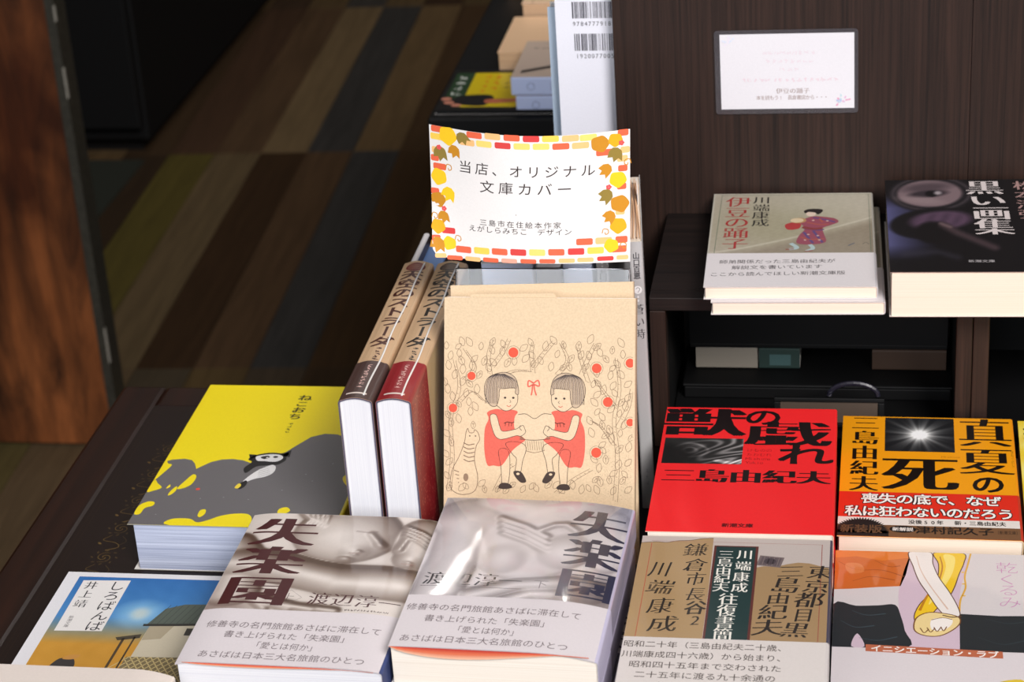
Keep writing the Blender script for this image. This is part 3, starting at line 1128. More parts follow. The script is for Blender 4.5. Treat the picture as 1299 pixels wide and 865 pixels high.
def marble_faces(X, Y):
    """generic pale stone figures: two heads leaning together above a bent arm"""
    pr = [('e', .56, .20, .29, .29, 20, .24), ('e', .62, .36, .11, .11, 20, .22), ('e', .745, .30, .05, .035, 35, .245), ('c', [(.68, .19), (.76, .31)], .035, .25),
          ('e', .655, .375, .032, .016, 20, .262), ('e', .640, .405, .030, .016, 20, .255), ('e', .60, .45, .06, .04, 10, .22),
          ('e', .99, .27, .17, .27, -10, .21), ('e', .93, .42, .08, .10, 0, .19), ('c', [(.88, .22), (.86, .34)], .03, .215), ('e', .93, .455, .035, .014, 10, .225), ('e', .935, .485, .03, .013, 10, .22),
          ('c', [(.02, .50), (.30, .57), (.60, .665), (1.05, .66)], .135, .27), ('c', [(.62, .70), (.9, .71), (1.1, .70)], .11, .26), ('c', [(-.05, .34), (.06, .5), (.1, .8)], .14, .16)]
    for k in range(6):
        pr.append(('c', [(.26 + .03 * k, -.02), (.32 + .02 * k, .05 + .012 * k), (.30 + .022 * k, .13)], .016, .20))
    for k in range(4):
        pr.append(('c', [(.86, .10 + .03 * k), (.95, .14 + .035 * k), (1.03, .2 + .04 * k)], .014, .235))
        pr.append(('c', [(.16 + .05 * k, .82 + .02 * k), (.24 + .07 * k, .9 + .01 * k), (.3 + .12 * k, .96)], .03, .07))
    img = relief(X, Y, pr, 101 / 107, (88, 68, 56), (224, 214, 207), k=40, gain=1.7)
    img = over(img, .55 * seg(X, Y, [(.60, .165), (.66, .175), (.71, .165)], .009, .9), (110, 92, 84))
    img = over(img, .45 * seg(X, Y, [(.61, .392), (.67, .392)], .006, .9), (130, 96, 86))
    img = over(img, .45 * seg(X, Y, [(.90, .47), (.965, .472)], .006, .9), (140, 96, 84))
    img = over(img, .6 * soft_ell(X, Y, .06, .97, .18, .07, .9), (118, 96, 88))
    return img + wav(X, Y, 5, 1.0)[..., None] * 3


def marble_torso(X, Y):
    pr = [('e', .52, .36, .34, .44, 0, .17), ('e', .16, .22, .20, .20, -20, .2), ('c', [(.15, .24), (.16, .6), (.12, 1.05)], .13, .2), ('e', .70, .50, .15, .18, 10, .27),
          ('e', .42, .58, .13, .16, 0, .21), ('c', [(.26, .02), (.5, .10), (.8, .04)], .10, .16), ('e', .92, .36, .14, .3, 0, .13), ('c', [(.30, .96), (.52, .84), (.78, .80), (1.05, .84)], .06, .16),
          ('c', [(.44, 1.02), (.60, .92), (.9, .9)], .05, .15), ('c', [(.56, .30), (.62, .25), (.68, .24), (.74, .30)], .03, .25)]
    for k in range(4):
        pr.append(('c', [(.33 + .012 * k, .20 + .05 * k), (.47 + .01 * k, .27 + .052 * k), (.60 + .005 * k, .37 + .05 * k)], .030, .235))
    img = relief(X, Y, pr, 104 / 105, (112, 102, 104), (222, 214, 216), k=40)
    img = over(img, .75 * soft_ell(X, Y, .98, .02, .22, .2, .7), (128, 128, 146))
    img = over(img, .55 * soft_ell(X, Y, .02, .02, .2, .18, .7), (132, 130, 138))
    img = over(img, .7 * soft_ell(X, Y, .95, .9, .22, .2, .8), (112, 98, 96))
    img = over(img, .6 * soft_ell(X, Y, .86, .3, .1, .22, .8), (206, 200, 202))
    return img + wav(X, Y, 4, 2.0)[..., None] * 3


BANDTXT = ('修善寺の名門旅館あさばに滞在して', '書き上げられた「失楽園」', '「愛とは何か」', 'あさばは日本三大名旅館のひとつ')


def band_pale(rows):
    A = Art()
    for t, (x0, x1, y) in zip(BANDTXT, rows): A.htext(t, x0, x1, y, 6.6, (118, 106, 110), 'G', 3, y1=y + .6)
    return A


def bulging_band_edge(root, W, T, dz, x0, x1):
    """the band gapes at the tail edge and shows its red-orange inside"""
    mb = MB()
    n = 24
    V, C = [], []
    for i in range(n + 1):
        t = i / n
        x = x0 + (x1 - x0) * t
        zt = T + .00015 - .0012 * max(0, (t - .6) / .4) ** 2
        d = dz * math.sin(math.pi * min(t * 1.15, 1) ** .7) if t < .87 else dz * .06
        V += [(x, -.0752, zt), (x, -.0754, zt - d * .5), (x, -.0752, zt - d - .0002)]
        C += [lin((176, 40, 38)), lin((214, 112, 78)), lin((240, 190, 160))]
    F = [(3 * i + j + 1, 3 * i + j + 4, 3 * i + j + 3, 3 * i + j) for i in range(n) for j in range(2)]
    mb.add(V, F, None, C)
    o = mb.build('band_lining', M['band'], root)
    o['label'] = 'red orange gaping edge of the paper band'


def art_up():
    A = Art()
    A.raster(.2, .2, 107, 101, 130, 110, marble_faces, 1)
    K = (70, 22, 26)
    for q, y in zip('失楽園', (20, 50, 80.5)): A.ch(q, 24, y, 38, 31, K, 'MX', 6, dil=.75)
    A.ch('上', 43, 86, 8.5, 9, (60, 40, 40), 'L', 6)
    A.stroke([(35.3, 86), (43, 79), (50.5, 86), (43, 93)], .25, (130, 116, 112), 5, smooth=False, closed=True)
    for q, x in zip('渡辺淳一', (60, 73, 86, 98.5)): A.ch(q, x, 86.3 + (x - 60) * .03, 12.6, 12.8, K, 'M', 6)
    A.marks(96.2, 76, 100, 2.4, 14, (90, 70, 66), 6, 8, across=True)
    return A


up = book('paperback', 'pale paperback with a stone couple photo and dark red title, top copy', 'book', 108, 149, 20.5,
          [(196, 188, 186), (60, 66, 104), (196, 188, 186), (190, 184, 190)], art_up(), 'film', 'pages_white', 'pale sculpture paperbacks',
          band=(99, 148.9, [(216, 208, 211), (62, 74, 120), (216, 208, 211)],
                band_pale(((6.5, 100.5, 114), (18.5, 86.5, 123), (35.5, 71.5, 132), (10, 98, 141.5))), 'band'),
          camber=dict(dropR=.0022, dropL=.002, rangeR=.22, rangeL=.16), thick=.0003)
lie(up, -0.3455, 1.036, 0.763 - .0205, 108, 149, -1.0)
bulging_band_edge(up, .108, .0205, .0016, -.050, .050)
restack(up, 3, 20.5, lambda k: ['', 'second copy of the pale stone couple paperback, below the top one', 'lowest copy of the pale stone couple paperback, on the table'][k])


def art_down():
    A = Art()
    A.raster(.2, .2, 105.5, 104, 130, 110, marble_torso, 1)
    K = (36, 38, 66)
    for q, y in zip('失楽園', (23, 52, 82.5)): A.ch(q, 89.5 + (y - 20) * .03, y, 32, 31, K, 'MX', 6, dil=.75)
    A.ch('下', 67.3, 86.5, 8.5, 9, (60, 50, 56), 'L', 6)
    for q, x in zip('渡辺淳一', (10.5, 24.5, 38, 51)): A.ch(q, x, 84.5, 13, 13.2, (36, 32, 40), 'M', 6)
    A.stroke([(4, 91.8), (58, 91.8)], .35, (80, 74, 80), 5, smooth=False)
    return A


down = book('paperback', 'pale paperback with a stone torso photo and navy title, top copy', 'book', 106, 149, 23.2,
            [(190, 182, 186), (190, 182, 206), (190, 182, 186), (196, 188, 190)], art_down(), 'film', 'pages', 'pale sculpture paperbacks',
            band=(101, 148.9, [(216, 208, 211), (196, 190, 214), (216, 208, 211)],
                  band_pale(((1.5, 93, 112.5), (13, 79, 122.8), (29.5, 64.5, 132), (4, 90.5, 141.3))), 'band'),
            camber=dict(dropR=.0045, dropL=.0006, rangeR=.34, rangeL=.2), thick=.0003)
lie(down, -0.2345, 1.0445, 0.771 - .0232, 106, 149, -1.4)
bulging_band_edge(down, .106, .0232, .0058, -.0525, .049)
restack(down, 3, 23.2, lambda k: ['', 'second copy of the pale stone torso paperback, below the top one', 'lowest copy of the pale stone torso paperback, on the table'][k], jit=.003)


def clear_film(root, W, D, T, vend):
    """loose shrink wrap standing off the cover, with long soft creases"""
    m, nt, b = new_mat('shrink_film')
    nt.nodes.remove(b)
    out = [n for n in nt.nodes if n.type == 'OUTPUT_MATERIAL'][0]
    fr = node(nt, 'ShaderNodeFresnel', IOR=1.5)
    tr = node(nt, 'ShaderNodeBsdfTransparent')
    gl = node(nt, 'ShaderNodeBsdfGlossy', Roughness=0.085)
    mx = node(nt, 'ShaderNodeMixShader')
    nz = node(nt, 'ShaderNodeTexNoise', Scale=75.0, Detail=1.5)
    tc = node(nt, 'ShaderNodeTexCoord')
    bp = node(nt, 'ShaderNodeBump', Strength=0.035, Distance=0.001)
    nt.links.new(tc.outputs['Object'], nz.inputs['Vector'])
    nt.links.new(nz.outputs['Fac'], bp.inputs['Height'])
    nt.links.new(bp.outputs[0], gl.inputs['Normal'])
    ge = node(nt, 'ShaderNodeNewGeometry')          # a thin sheet: same reflectance from both sides
    mi = node(nt, 'ShaderNodeMapRange')
    mi.inputs[3].default_value, mi.inputs[4].default_value = 1.5, 1 / 1.5
    nt.links.new(ge.outputs['Backfacing'], mi.inputs[0])
    nt.links.new(mi.outputs[0], fr.inputs['IOR'])
    nt.links.new(fr.outputs[0], mx.inputs[0])
    nt.links.new(tr.outputs[0], mx.inputs[1])
    nt.links.new(gl.outputs[0], mx.inputs[2])
    nt.links.new(mx.outputs[0], out.inputs['Surface'])
    P = Prof(W, T, dropR=.0045, dropL=.0006, rangeR=.34, rangeL=.2)
    nx, ny = 70, 60
    gu, gv = np.meshgrid(np.linspace(.002, W - .003, nx + 1), np.linspace(.001, vend, ny + 1))
    t = gv / vend
    rise = np.where(t < .34, np.sin(t / .34 * math.pi / 2) ** .8, 1 - (t - .34) / .66)
    h = .0004 + .0056 * rise * np.sin(math.pi * np.clip(gu / W, 0, 1)) ** .35  # bulge shaped so the added lamps glint in it
    h = h + rise * .000028 * (np.sin(gu / W * 50 + 3 * t) + np.sin(gu / W * 23 - 4 * t + 1) + .5 * np.sin(t * 30 + gu / W * 9))
    x, z = P.at(gu.ravel())
    v = np.stack([x - W / 2, D / 2 - gv.ravel(), z + h.ravel()], 1)
    w = nx + 1
    f = [((j + 1) * w + i, (j + 1) * w + i + 1, j * w + i + 1, j * w + i) for j in range(ny) for i in range(nx)]
    e1, e2 = v[f[0][1]] - v[f[0][0]], v[f[0][3]] - v[f[0][0]]
    if np.cross(e1, e2)[2] < 0: f = [q[::-1] for q in f]
    o = MB().add(v, f).build('clear_wrapper', m, root, smooth=True)
    o['label'] = 'clear shrink wrap with bright glints'


clear_film(down, .106, .149, .0232, .1008)


# --- yellow paperback with a leaping cat over a grey silhouette
def art_cat():
    A = Art()
    G = (104, 101, 103)
    Y = (240, 218, 12)
    # the grey crowd: three humps, cut by yellow gaps
    top = [(0, 106), (4, 103), (12, 101.5), (17, 103), (20, 107), (23, 114), (26, 110), (30, 105), (36, 101.5), (43, 100.5), (50, 102), (57, 106), (60, 108), (63, 107), (68, 101), (73, 93), (79, 82), (86, 70), (94, 65.5), (102, 66), (112, 72), (120, 69), (126, 73), (126, 182), (0, 182)]
    A.poly(top, G, 2)
    A.blob([(0, 104), (3, 108), (6, 110), (3, 122), (1, 128), (0, 128)], Y, 3)
    A.blob([(.0, 128), (4, 133), (8, 138), (4, 142), (0, 143)], Y, 3)
    A.blob([(.5, 160), (5, 155), (9, 156), (9, 160), (5, 163), (4, 170), (.5, 170)], Y, 3)
    A.blob([(23, 121), (26, 124), (25.5, 133), (22, 138), (18, 139), (20, 130)], Y, 3)
    A.blob([(17, 136), (18, 141), (16.5, 146), (14.5, 147), (15, 141)], Y, 3)
    A.blob([(12, 134), (13, 137), (11, 139)], Y, 3)
    A.blob([(25, 175), (36, 174), (42, 178), (48, 175), (54, 170), (62, 167), (70, 167), (74, 172), (75, 181), (74, 182), (26, 182)], Y, 3)
    A.blob([(40, 164), (43, 163), (44, 168), (42, 172), (40, 170)], Y, 3)
    A.blob([(88, 160), (92, 158), (95, 162), (92, 166), (88, 165)], Y, 3)
    A.blob([(118, 120), (124, 112), (128, 108), (128, 132), (122, 130)], Y, 3)
    A.blob([(30, 138), (32, 137.5), (32.5, 139.5), (30.5, 140)], (226, 70, 50), 3)
    # the cat: white body, black markings
    K, Wt = (26, 24, 26), (226, 224, 224)
    A.blob([(54, 97), (58, 94), (63, 92), (68, 91.5), (72, 92), (75, 90.5), (77, 92), (76.5, 96), (77, 101), (74, 106), (70, 108), (66, 108), (60, 110), (56, 118), (53, 112), (56, 104), (53, 101)], K, 4)
    A.poly([(73, 95), (77.5, 87), (78.5, 97)], K, 4)
    A.poly([(54, 100), (51.5, 94), (60, 95)], K, 4)
    A.blob([(57, 97), (62, 94.5), (68, 93.5), (73, 95), (74.5, 99), (71, 103), (64, 102.5), (59, 102)], Wt, 5)
    A.blob([(60, 97.5), (64, 95.5), (66, 97.5), (63, 100)], K, 6)
    A.ell(69.5, 97, 1.6, 1.3, K, 6)
    A.ell(64.5, 98, .8, .7, Wt, 7)
    A.blob([(70, 107), (73, 110), (73, 117), (69, 122), (64, 124.5), (60, 128), (58.5, 131), (56.5, 130), (58, 124), (61, 117), (65, 111)], Wt, 5)
    A.blob([(58.5, 127), (60, 130), (59.5, 135), (57, 138), (55, 134), (56, 130)], K, 6)
    A.blob([(55, 131), (57, 133), (56, 137), (53.6, 136)], (236, 210, 60), 7)
    for i in range(5): A.stroke([(68 + i * .9, 109 + 2.2 * i), (63 + i * .4, 113 + 2.4 * i)], .35, (150, 150, 150), 6, smooth=False)
    for q, x, y, h in (('ね', 69.4, 16.8, 8.4), ('こ', 69.2, 25.6, 7.6), ('お', 69, 34, 8.4), ('ち', 68.8, 43, 8.4)): A.ch(q, x, y, 9.6, h, (34, 30, 16), 'GB', 5)
    A.marks(68.6, 51, 66, 3.8, 4, (60, 54, 20), 5, 6)
    for x, y in ((36, 150), (50, 148), (84, 138), (100, 126), (108, 104), (14, 170), (94, 118), (66, 150)): A.ell(x, y, .5, .4, (150, 150, 152), 4, 8)
    return A


yellow = book('paperback', 'thick yellow and grey paperback with a leaping cat on the cover', 'book', 128, 182, 31.6,
              [(240, 218, 12), (240, 218, 12), (240, 218, 12), (160, 158, 150)], art_cat(), 'gloss', 'pages_blue', inset=.0035)
lie(yellow, -0.4365, 1.2530, TB + .0002, 128, 182, 0)


# --- blue and ochre paperback with a thatched storehouse
def art_house():
    A = Art()

    def sky(X, Y):
        top, mid, low = np.array((44, 104, 170.)), np.array((150, 160, 150.)), np.array((196, 142, 52.))
        t = Y[..., None]
        img = np.where(t < .3, top + (np.array((70, 130, 188.)) - top) * (t / .3), np.where(t < .5, np.array((70, 130, 188.)) + (low - np.array((70, 130, 188.))) * ((t - .3) / .2), low))
        img = over(img, .85 * soft_ell(X, Y, .5, .27, .12, .075, 1.2), (150, 196, 226))
        img = over(img, .5 * soft_ell(X, Y, .5, .27, .05, .04, 1), (226, 210, 180))
        img = over(img, .4 * seg(X, Y, [(0, .8), (.4, .75), (.5, .95)], .08, 1), (176, 120, 40))
        return img + wav(X, Y, 6, .4)[..., None] * 3
    A.rect(0, 0, 105, 148, (222, 220, 224), 1, 3, 3)
    A.raster(8.4, 4.8, 105, 142, 60, 90, sky, 2)
    A.poly([(64, 52), (70, 36), (80, 31), (99, 30), (105, 30), (105, 49), (92, 51)], (84, 92, 84), 4)
    for k in range(11):
        x = 66 + k * 3.6
        A.stroke([(x + 6, 32), (x, 51.5)], .35, (60, 68, 62), 5, smooth=False)
    A.stroke([(62, 53), (80, 52), (105, 50)], 2.2, (48, 46, 42), 5, smooth=False)
    A.poly([(66, 54), (105, 51), (105, 84), (64.5, 85)], (196, 186, 164), 4)
    A.poly([(66, 54), (80, 53), (76, 66), (65.6, 68)], (168, 156, 132), 5)
    A.rect(88, 55, 94, 62, (60, 56, 50), 6)
    A.poly([(62, 84.5), (105, 83), (105, 120), (60, 120)], (120, 106, 76), 5)
    for k in range(14):
        A.stroke([(60 + k * 4, 84), (76 + k * 4, 108)], .7, (196, 176, 124), 6, smooth=False)
        A.stroke([(64 + k * 4, 84), (46 + k * 4, 108)], .7, (196, 176, 124), 6, smooth=False)
    A.poly([(50, 66), (64, 62), (64, 66), (52, 69)], (70, 62, 50), 6)
    A.stroke([(55, 67), (54, 96)], 1.6, (74, 60, 44), 6, smooth=False)
    A.stroke([(61, 65), (60, 96)], 1.1, (74, 60, 44), 6, smooth=False)
    A.blob([(22, 95), (25, 88.5), (30, 87.5), (34, 89), (35, 97), (22, 99)], (58, 54, 54), 6)
    A.blob([(27, 88.5), (29, 85), (33, 84.2), (36, 84), (35, 87), (32, 88.8)], (196, 140, 70), 7)
    A.poly([(12.2, 9), (40.5, 7.8), (40.2, 60.5), (12.6, 61.5)], (226, 222, 220), 8)
    for i, q in enumerate('しろばんば'): A.ch(q, 34.2, 14 + i * 10.4, 10.4, 10.6, (30, 30, 36), 'G', 10)
    for q, y in zip('井上靖', (14, 23.5, 33.5)): A.ch(q, 18.6, y, 8.2, 8.6, (30, 30, 36), 'M', 10)
    A.vtext('新潮文庫', 18, 46, 58, 3.0, (90, 86, 90), 'G', 10)
    return A


house = book('paperback', 'blue and ochre paperback with an old storehouse picture, bottom left', 'book', 105, 148, 19.7,
             [(222, 220, 224), (226, 222, 222), (222, 220, 224)], art_house(), 'matte')
lie(house, -0.4625, 1.0355, TB + .0002, 105, 148, 0)


# --- cream book that just enters the picture at the bottom left
cream = book('paperback', 'cream paperback at the very bottom left corner, only its far edge showing', 'book', 106, 148, 29.4,
             [(218, 206, 198), (224, 212, 200), (218, 206, 198), (228, 220, 210)], None, 'matte', 'pages', 'cream paperbacks',
             camber=dict(dropR=.004, dropL=0, rangeR=.2))
lie(cream, -0.4535, 0.8832, 0.760 - .0294, 106, 148, -.2)
restack(cream, 2, 29.4, lambda k: 'lower cream paperback at the bottom left, under the other cream one')


# --- paperback with a photograph of two people holding hands
def art_hands():
    A = Art()
    skin, lil, K = (232, 222, 214), (214, 190, 204), (34, 40, 44)
    Wt = (218, 210, 210)
    A.rect(0, 0, 110, 150, Wt, 1, 3, 3)
    A.poly([(0, 0), (42, 0), (41, 10), (39, 24), (36, 36), (24, 37.5), (10, 40), (0, 41)], (206, 106, 38), 2)
    A.poly([(0, 0), (42, 0), (42, 6), (26, 10), (12, 6), (0, 8)], (226, 124, 40), 3)
    for pts in ([(2, 12), (12, 20), (26, 20), (38, 26)], [(10, 32), (20, 27), (33, 30)], [(22, 10), (30, 16), (36, 15)]): A.stroke(pts, .7, (160, 70, 24), 3, taper=(.4, 1))
    A.blob([(6, 14), (14, 14), (16, 22), (8, 24)], (216, 130, 70), 3)
    A.blob([(0, 56), (12, 57), (24, 56), (33, 55), (36, 66), (38, 80), (39, 96), (0, 99)], K, 3)
    A.blob([(40, 10), (37, 26), (35, 42), (35, 58), (37, 76), (41, 97), (66, 96), (67, 76), (67, 60), (68, 40), (71, 22), (73, 4), (56, 1), (43, 2)], lil, 2)
    for pts in ([(10, 62), (18, 66), (28, 64)], [(4, 72), (12, 78), (22, 76)], [(14, 88), (24, 90), (34, 86)]): A.stroke(pts, .8, (60, 76, 84), 4, taper=(.3, 1))
    A.blob([(10, 96), (13, 84), (17, 96)], lil, 4)
    A.poly([(67, 62), (88, 63), (105, 62), (105, 106), (66, 104)], K, 3)
    for pts in ([(80, 66), (92, 70), (104, 67)], [(76, 84), (88, 90), (100, 86)]): A.stroke(pts, .6, (52, 66, 70), 4, taper=(.3, 1))
    # arms crossing, fingers linked
    yl, yd, dk = (244, 200, 36), (196, 130, 16), (96, 60, 44)
    ya = [(55, 0), (71, 0), (71, 10), (68, 22), (65, 36), (61, 48), (55, 58), (50, 68), (45, 74), (43, 66), (46, 54), (52, 42), (56, 28), (57, 12)]
    A.blob(ya, yl, 4)
    A.stroke(ya, .6, dk, 5, closed=True)
    A.blob([(60, 2), (66, 4), (65, 18), (61, 32), (56, 44), (51, 54), (53, 44), (58, 30), (61, 14)], (250, 226, 120), 5)
    A.stroke([(58, 4), (59, 16), (56, 32), (50, 46), (46, 60)], 1.3, yd, 6, taper=(.5, 1.2))
    wa = [(41, 0), (53, 0), (54, 12), (57, 26), (62, 40), (66, 54), (67, 64), (61, 66), (56, 58), (51, 44), (46, 30), (43, 15)]
    A.blob(wa, (242, 234, 228), 7)
    A.stroke(wa, .55, dk, 8, closed=True)
    A.stroke([(45, 4), (47, 18), (51, 32), (57, 48), (61, 58)], .9, (222, 190, 170), 8, taper=(.4, 1))
    fist = [(44, 68), (50, 62), (58, 62), (66, 65), (67, 71), (63, 78), (56, 84), (48, 84), (43, 79)]
    A.blob(fist, (240, 214, 150), 9)
    A.stroke(fist, .7, (120, 74, 30), 10, closed=True)
    A.blob([(52, 69), (58, 66.5), (63, 68), (62, 74), (57, 79), (52, 78)], (248, 240, 232), 10)
    for k in range(4): A.stroke([(46 + k * 3.6, 77 - k * .6), (48 + k * 3.4, 81.5 - k * .8), (50.4 + k * 3.2, 78 - k)], .6, (120, 74, 30), 11)
    A.stroke([(52, 69), (58, 66.5), (63, 68)], .5, (130, 84, 50), 11)
    A.stroke([(58, 64), (63, 65.6), (68, 64.5)], .9, (96, 60, 30), 11)
    A.stroke([(75, 0), (73, 12), (71, 24), (71, 36), (68, 48), (67, 60)], 1.0, (224, 170, 60), 6)
    for yy in (8, 20, 32, 44): A.ell(70, yy, .9, .7, (236, 190, 90), 6, 10)
    for q, y in zip('乾くるみ', (14, 26, 37, 49)): A.ch(q, 94, y, 13, 12.5, (206, 140, 186), 'L', 6)
    return A


def band_hands():
    A = Art()
    A.poly([(17.5, 94.4), (88, 97.2), (88, 103.6), (17.5, 100.8)], (186, 104, 74), 3)
    A.htext('イニシエーション・ラブ', 20, 86, 97.9, 6.6, (244, 236, 230), 'GB', 5, y1=100.3)
    A.blob([(84, 126), (96, 122), (100, 130), (90, 136)], (220, 190, 60), 3)
    return A


hands = book('paperback', 'white and orange paperback showing two linked hands, in front of the orange one', 'book', 106, 150, 12.1,
             [(218, 210, 210), (196, 190, 190), (218, 210, 210)], art_hands(), 'film', group='linked hands paperbacks',
             band=(97.5, 149.9, [(218, 209, 211), (212, 204, 206), (218, 209, 211)], band_hands(), 'band'))
lie(hands, -0.0193, 1.0735, 0.725 - .0121, 106, 150, 0)
restack(hands, 2, 12.1, lambda k: 'lower copy of the linked hands paperback, on the table')


# --- yellow and pink paperback cut by the right edge
def art_flower():
    A = Art()

    def f(X, Y):
        img = full(X, (238, 206, 60))
        img = over(img, .8 * np.clip(wav(X, Y, 2.2, .3), 0, 1), (246, 232, 140))
        return over(img, .6 * np.clip(wav(X, Y, 3.1, 2), 0, 1), (226, 180, 40))
    A.raster(.2, .2, 105, 140, 50, 60, f, 1)
    for cx, cy in ((9, 84), (14, 92), (28, 70)):
        for k in range(5):
            a = k * 1.257
            A.ell(cx + 3.4 * math.cos(a), cy + 3.4 * math.sin(a), 3, 2, (222, 70, 110), 3, 12, math.degrees(a))
    A.rect(0, 118, 105, 140, (60, 52, 88), 2)
    for y in (11, 17, 23): A.stroke([(3, y), (12, y - .6)], 2.0, (50, 40, 30), 5, smooth=False)
    return A


flower = book('paperback', 'yellow and pink paperback cut by the right edge, beside the orange one', 'book', 105, 148, 27,
              [(238, 206, 60), (238, 206, 60), (238, 206, 60)], art_flower(), 'gloss')
lie(flower, 0.0895, 1.2290, TB + .0002, 105, 148, -1.0)


# ------------------------------------------------------------------ books on the shelf
def art_dancer():
    A = Art()

    def ground(X, Y):
        img = full(X, (184, 174, 158))
        img = over(img, .75 * soft_ell(X, Y, .42, .52, .42, .42, 1.2), (158, 152, 124))
        img = over(img, .5 * soft_ell(X, Y, .85, .1, .5, .3, 1.2), (196, 190, 172))
        hill = np.clip((Y - (.95 - .55 * X ** 1.3)) * 9, 0, 1)
        img = over(img, hill * .8, (142, 130, 112))
        edge = np.exp(-((Y - (.95 - .55 * X ** 1.3)) / .012) ** 2)
        img = over(img, .6 * edge, (214, 208, 190))
        return img + (wav(X, Y, 14, 1) * 4)[..., None]
    A.raster(1, 1, 104, 103, 80, 80, ground, 1)
    A.stroke([(5.5, 2.8), (102, 2.8), (102, 103)], .35, (90, 110, 90), 2, smooth=False)
    A.stroke([(5.5, 2.8), (4.2, 103)], .35, (90, 110, 90), 2, smooth=False)
    rd = (168, 52, 52)
    for q, y in zip('伊豆の踊子', (14.5, 32.5, 49.5, 66.5, 84)): A.ch(q, 16.8, y, 17.5, 18.5, rd, 'M', 6)
    for q, y in zip('川端康成', (11.5, 25, 37.5, 50)): A.ch(q, 32, y, 12, 13, (40, 38, 36), 'M', 6)
    # the dancer, seen from behind, drum under her arm
    kim, kb, kr = (150, 76, 92), (94, 74, 124), (176, 92, 72)
    A.blob([(60, 45), (66, 40), (73, 41), (80, 44), (82, 50), (76, 56), (72, 60), (73, 70), (74, 82), (66, 86), (56, 84), (57, 72), (61, 60), (58, 52)], kim, 4)
    for pts in ([(66, 42), (74, 46), (80, 50)], [(60, 60), (68, 63), (73, 62)], [(60, 66), (66, 84)], [(66, 64), (72, 83)]): A.stroke(pts, 1.7, kb, 5)
    for pts in ([(62, 50), (70, 54), (76, 53)], [(58, 74), (64, 78), (73, 77)], [(70, 44), (72, 50)]): A.stroke(pts, 1.2, kr, 6)
    for x, y in ((63, 70), (69, 72), (61, 79), (70, 79), (66, 47), (75, 48)): A.ell(x, y, .9, .9, (214, 180, 170), 7, 10)
    A.stroke([(59, 58), (66, 61), (72, 60)], 3.4, (136, 60, 60), 6)
    A.blob([(48, 54), (53, 50), (58, 52), (57, 60), (50, 62)], (176, 60, 60), 5)
    A.ell(56.5, 47, 5.2, 4.4, (186, 140, 96), 6, rot=-12)
    A.ell(55.6, 46.8, 4.3, 3.7, (218, 196, 160), 7, rot=-12)
    A.ell(64.5, 36, 3.2, 4.2, (226, 202, 184), 6)
    A.blob([(61, 35), (60, 31), (63, 28), (68, 27.5), (72, 29), (71.5, 33.5), (69, 37), (67, 34), (63, 33)], (38, 32, 32), 8)
    A.stroke([(52, 84), (56, 91), (51, 93.4)], 3.0, (176, 196, 196), 5)
    A.stroke([(64, 86), (66, 92), (62, 96.5)], 2.8, (176, 196, 196), 5)
    A.stroke([(49, 93.8), (54, 92.6)], 1.2, (150, 60, 50), 6)
    A.stroke([(61, 97), (66, 95.5)], 1.2, (150, 60, 50), 6)
    A.stroke([(88, 88), (92, 84)], 1, (90, 96, 110), 4)
    A.stroke([(97, 86), (99, 83), (101, 86)], .5, (100, 96, 86), 4)
    return A


def band_dancer():
    A = Art()
    g = (88, 82, 84)
    A.htext('師弟関係だった三島由紀夫が', 8, 80, 113, 6.2, g, 'G', 3, y1=112)
    A.htext('解説文を書いています', 16, 72, 121.8, 6.2, g, 'G', 3, y1=120.6)
    A.htext('ここから読んでほしい新潮文庫版', 3, 86, 132, 6.2, g, 'G', 3, y1=130)
    return A


dancer = book('paperback', 'beige paperback with a kimono dancer and white band, upper of two on the shelf', 'book', 105, 150, 8.1,
              [(196, 190, 176), (190, 186, 176), (196, 190, 176), (212, 206, 206)], art_dancer(), 'gloss', 'pages_warm', 'beige dancer paperbacks',
              band=(99.5, 149.9, [(222, 216, 217), (200, 196, 200), (222, 216, 217)], band_dancer(), 'band'))
lie(dancer, -0.1058, 1.3640, 0.824 - .0081, 105, 150, 1.4)
low = restack(dancer, 2, 8.1, lambda k: 'lower of the two beige dancer paperbacks, on the shelf board')[0]
low.location.x += .0042
low.location.y -= .0035


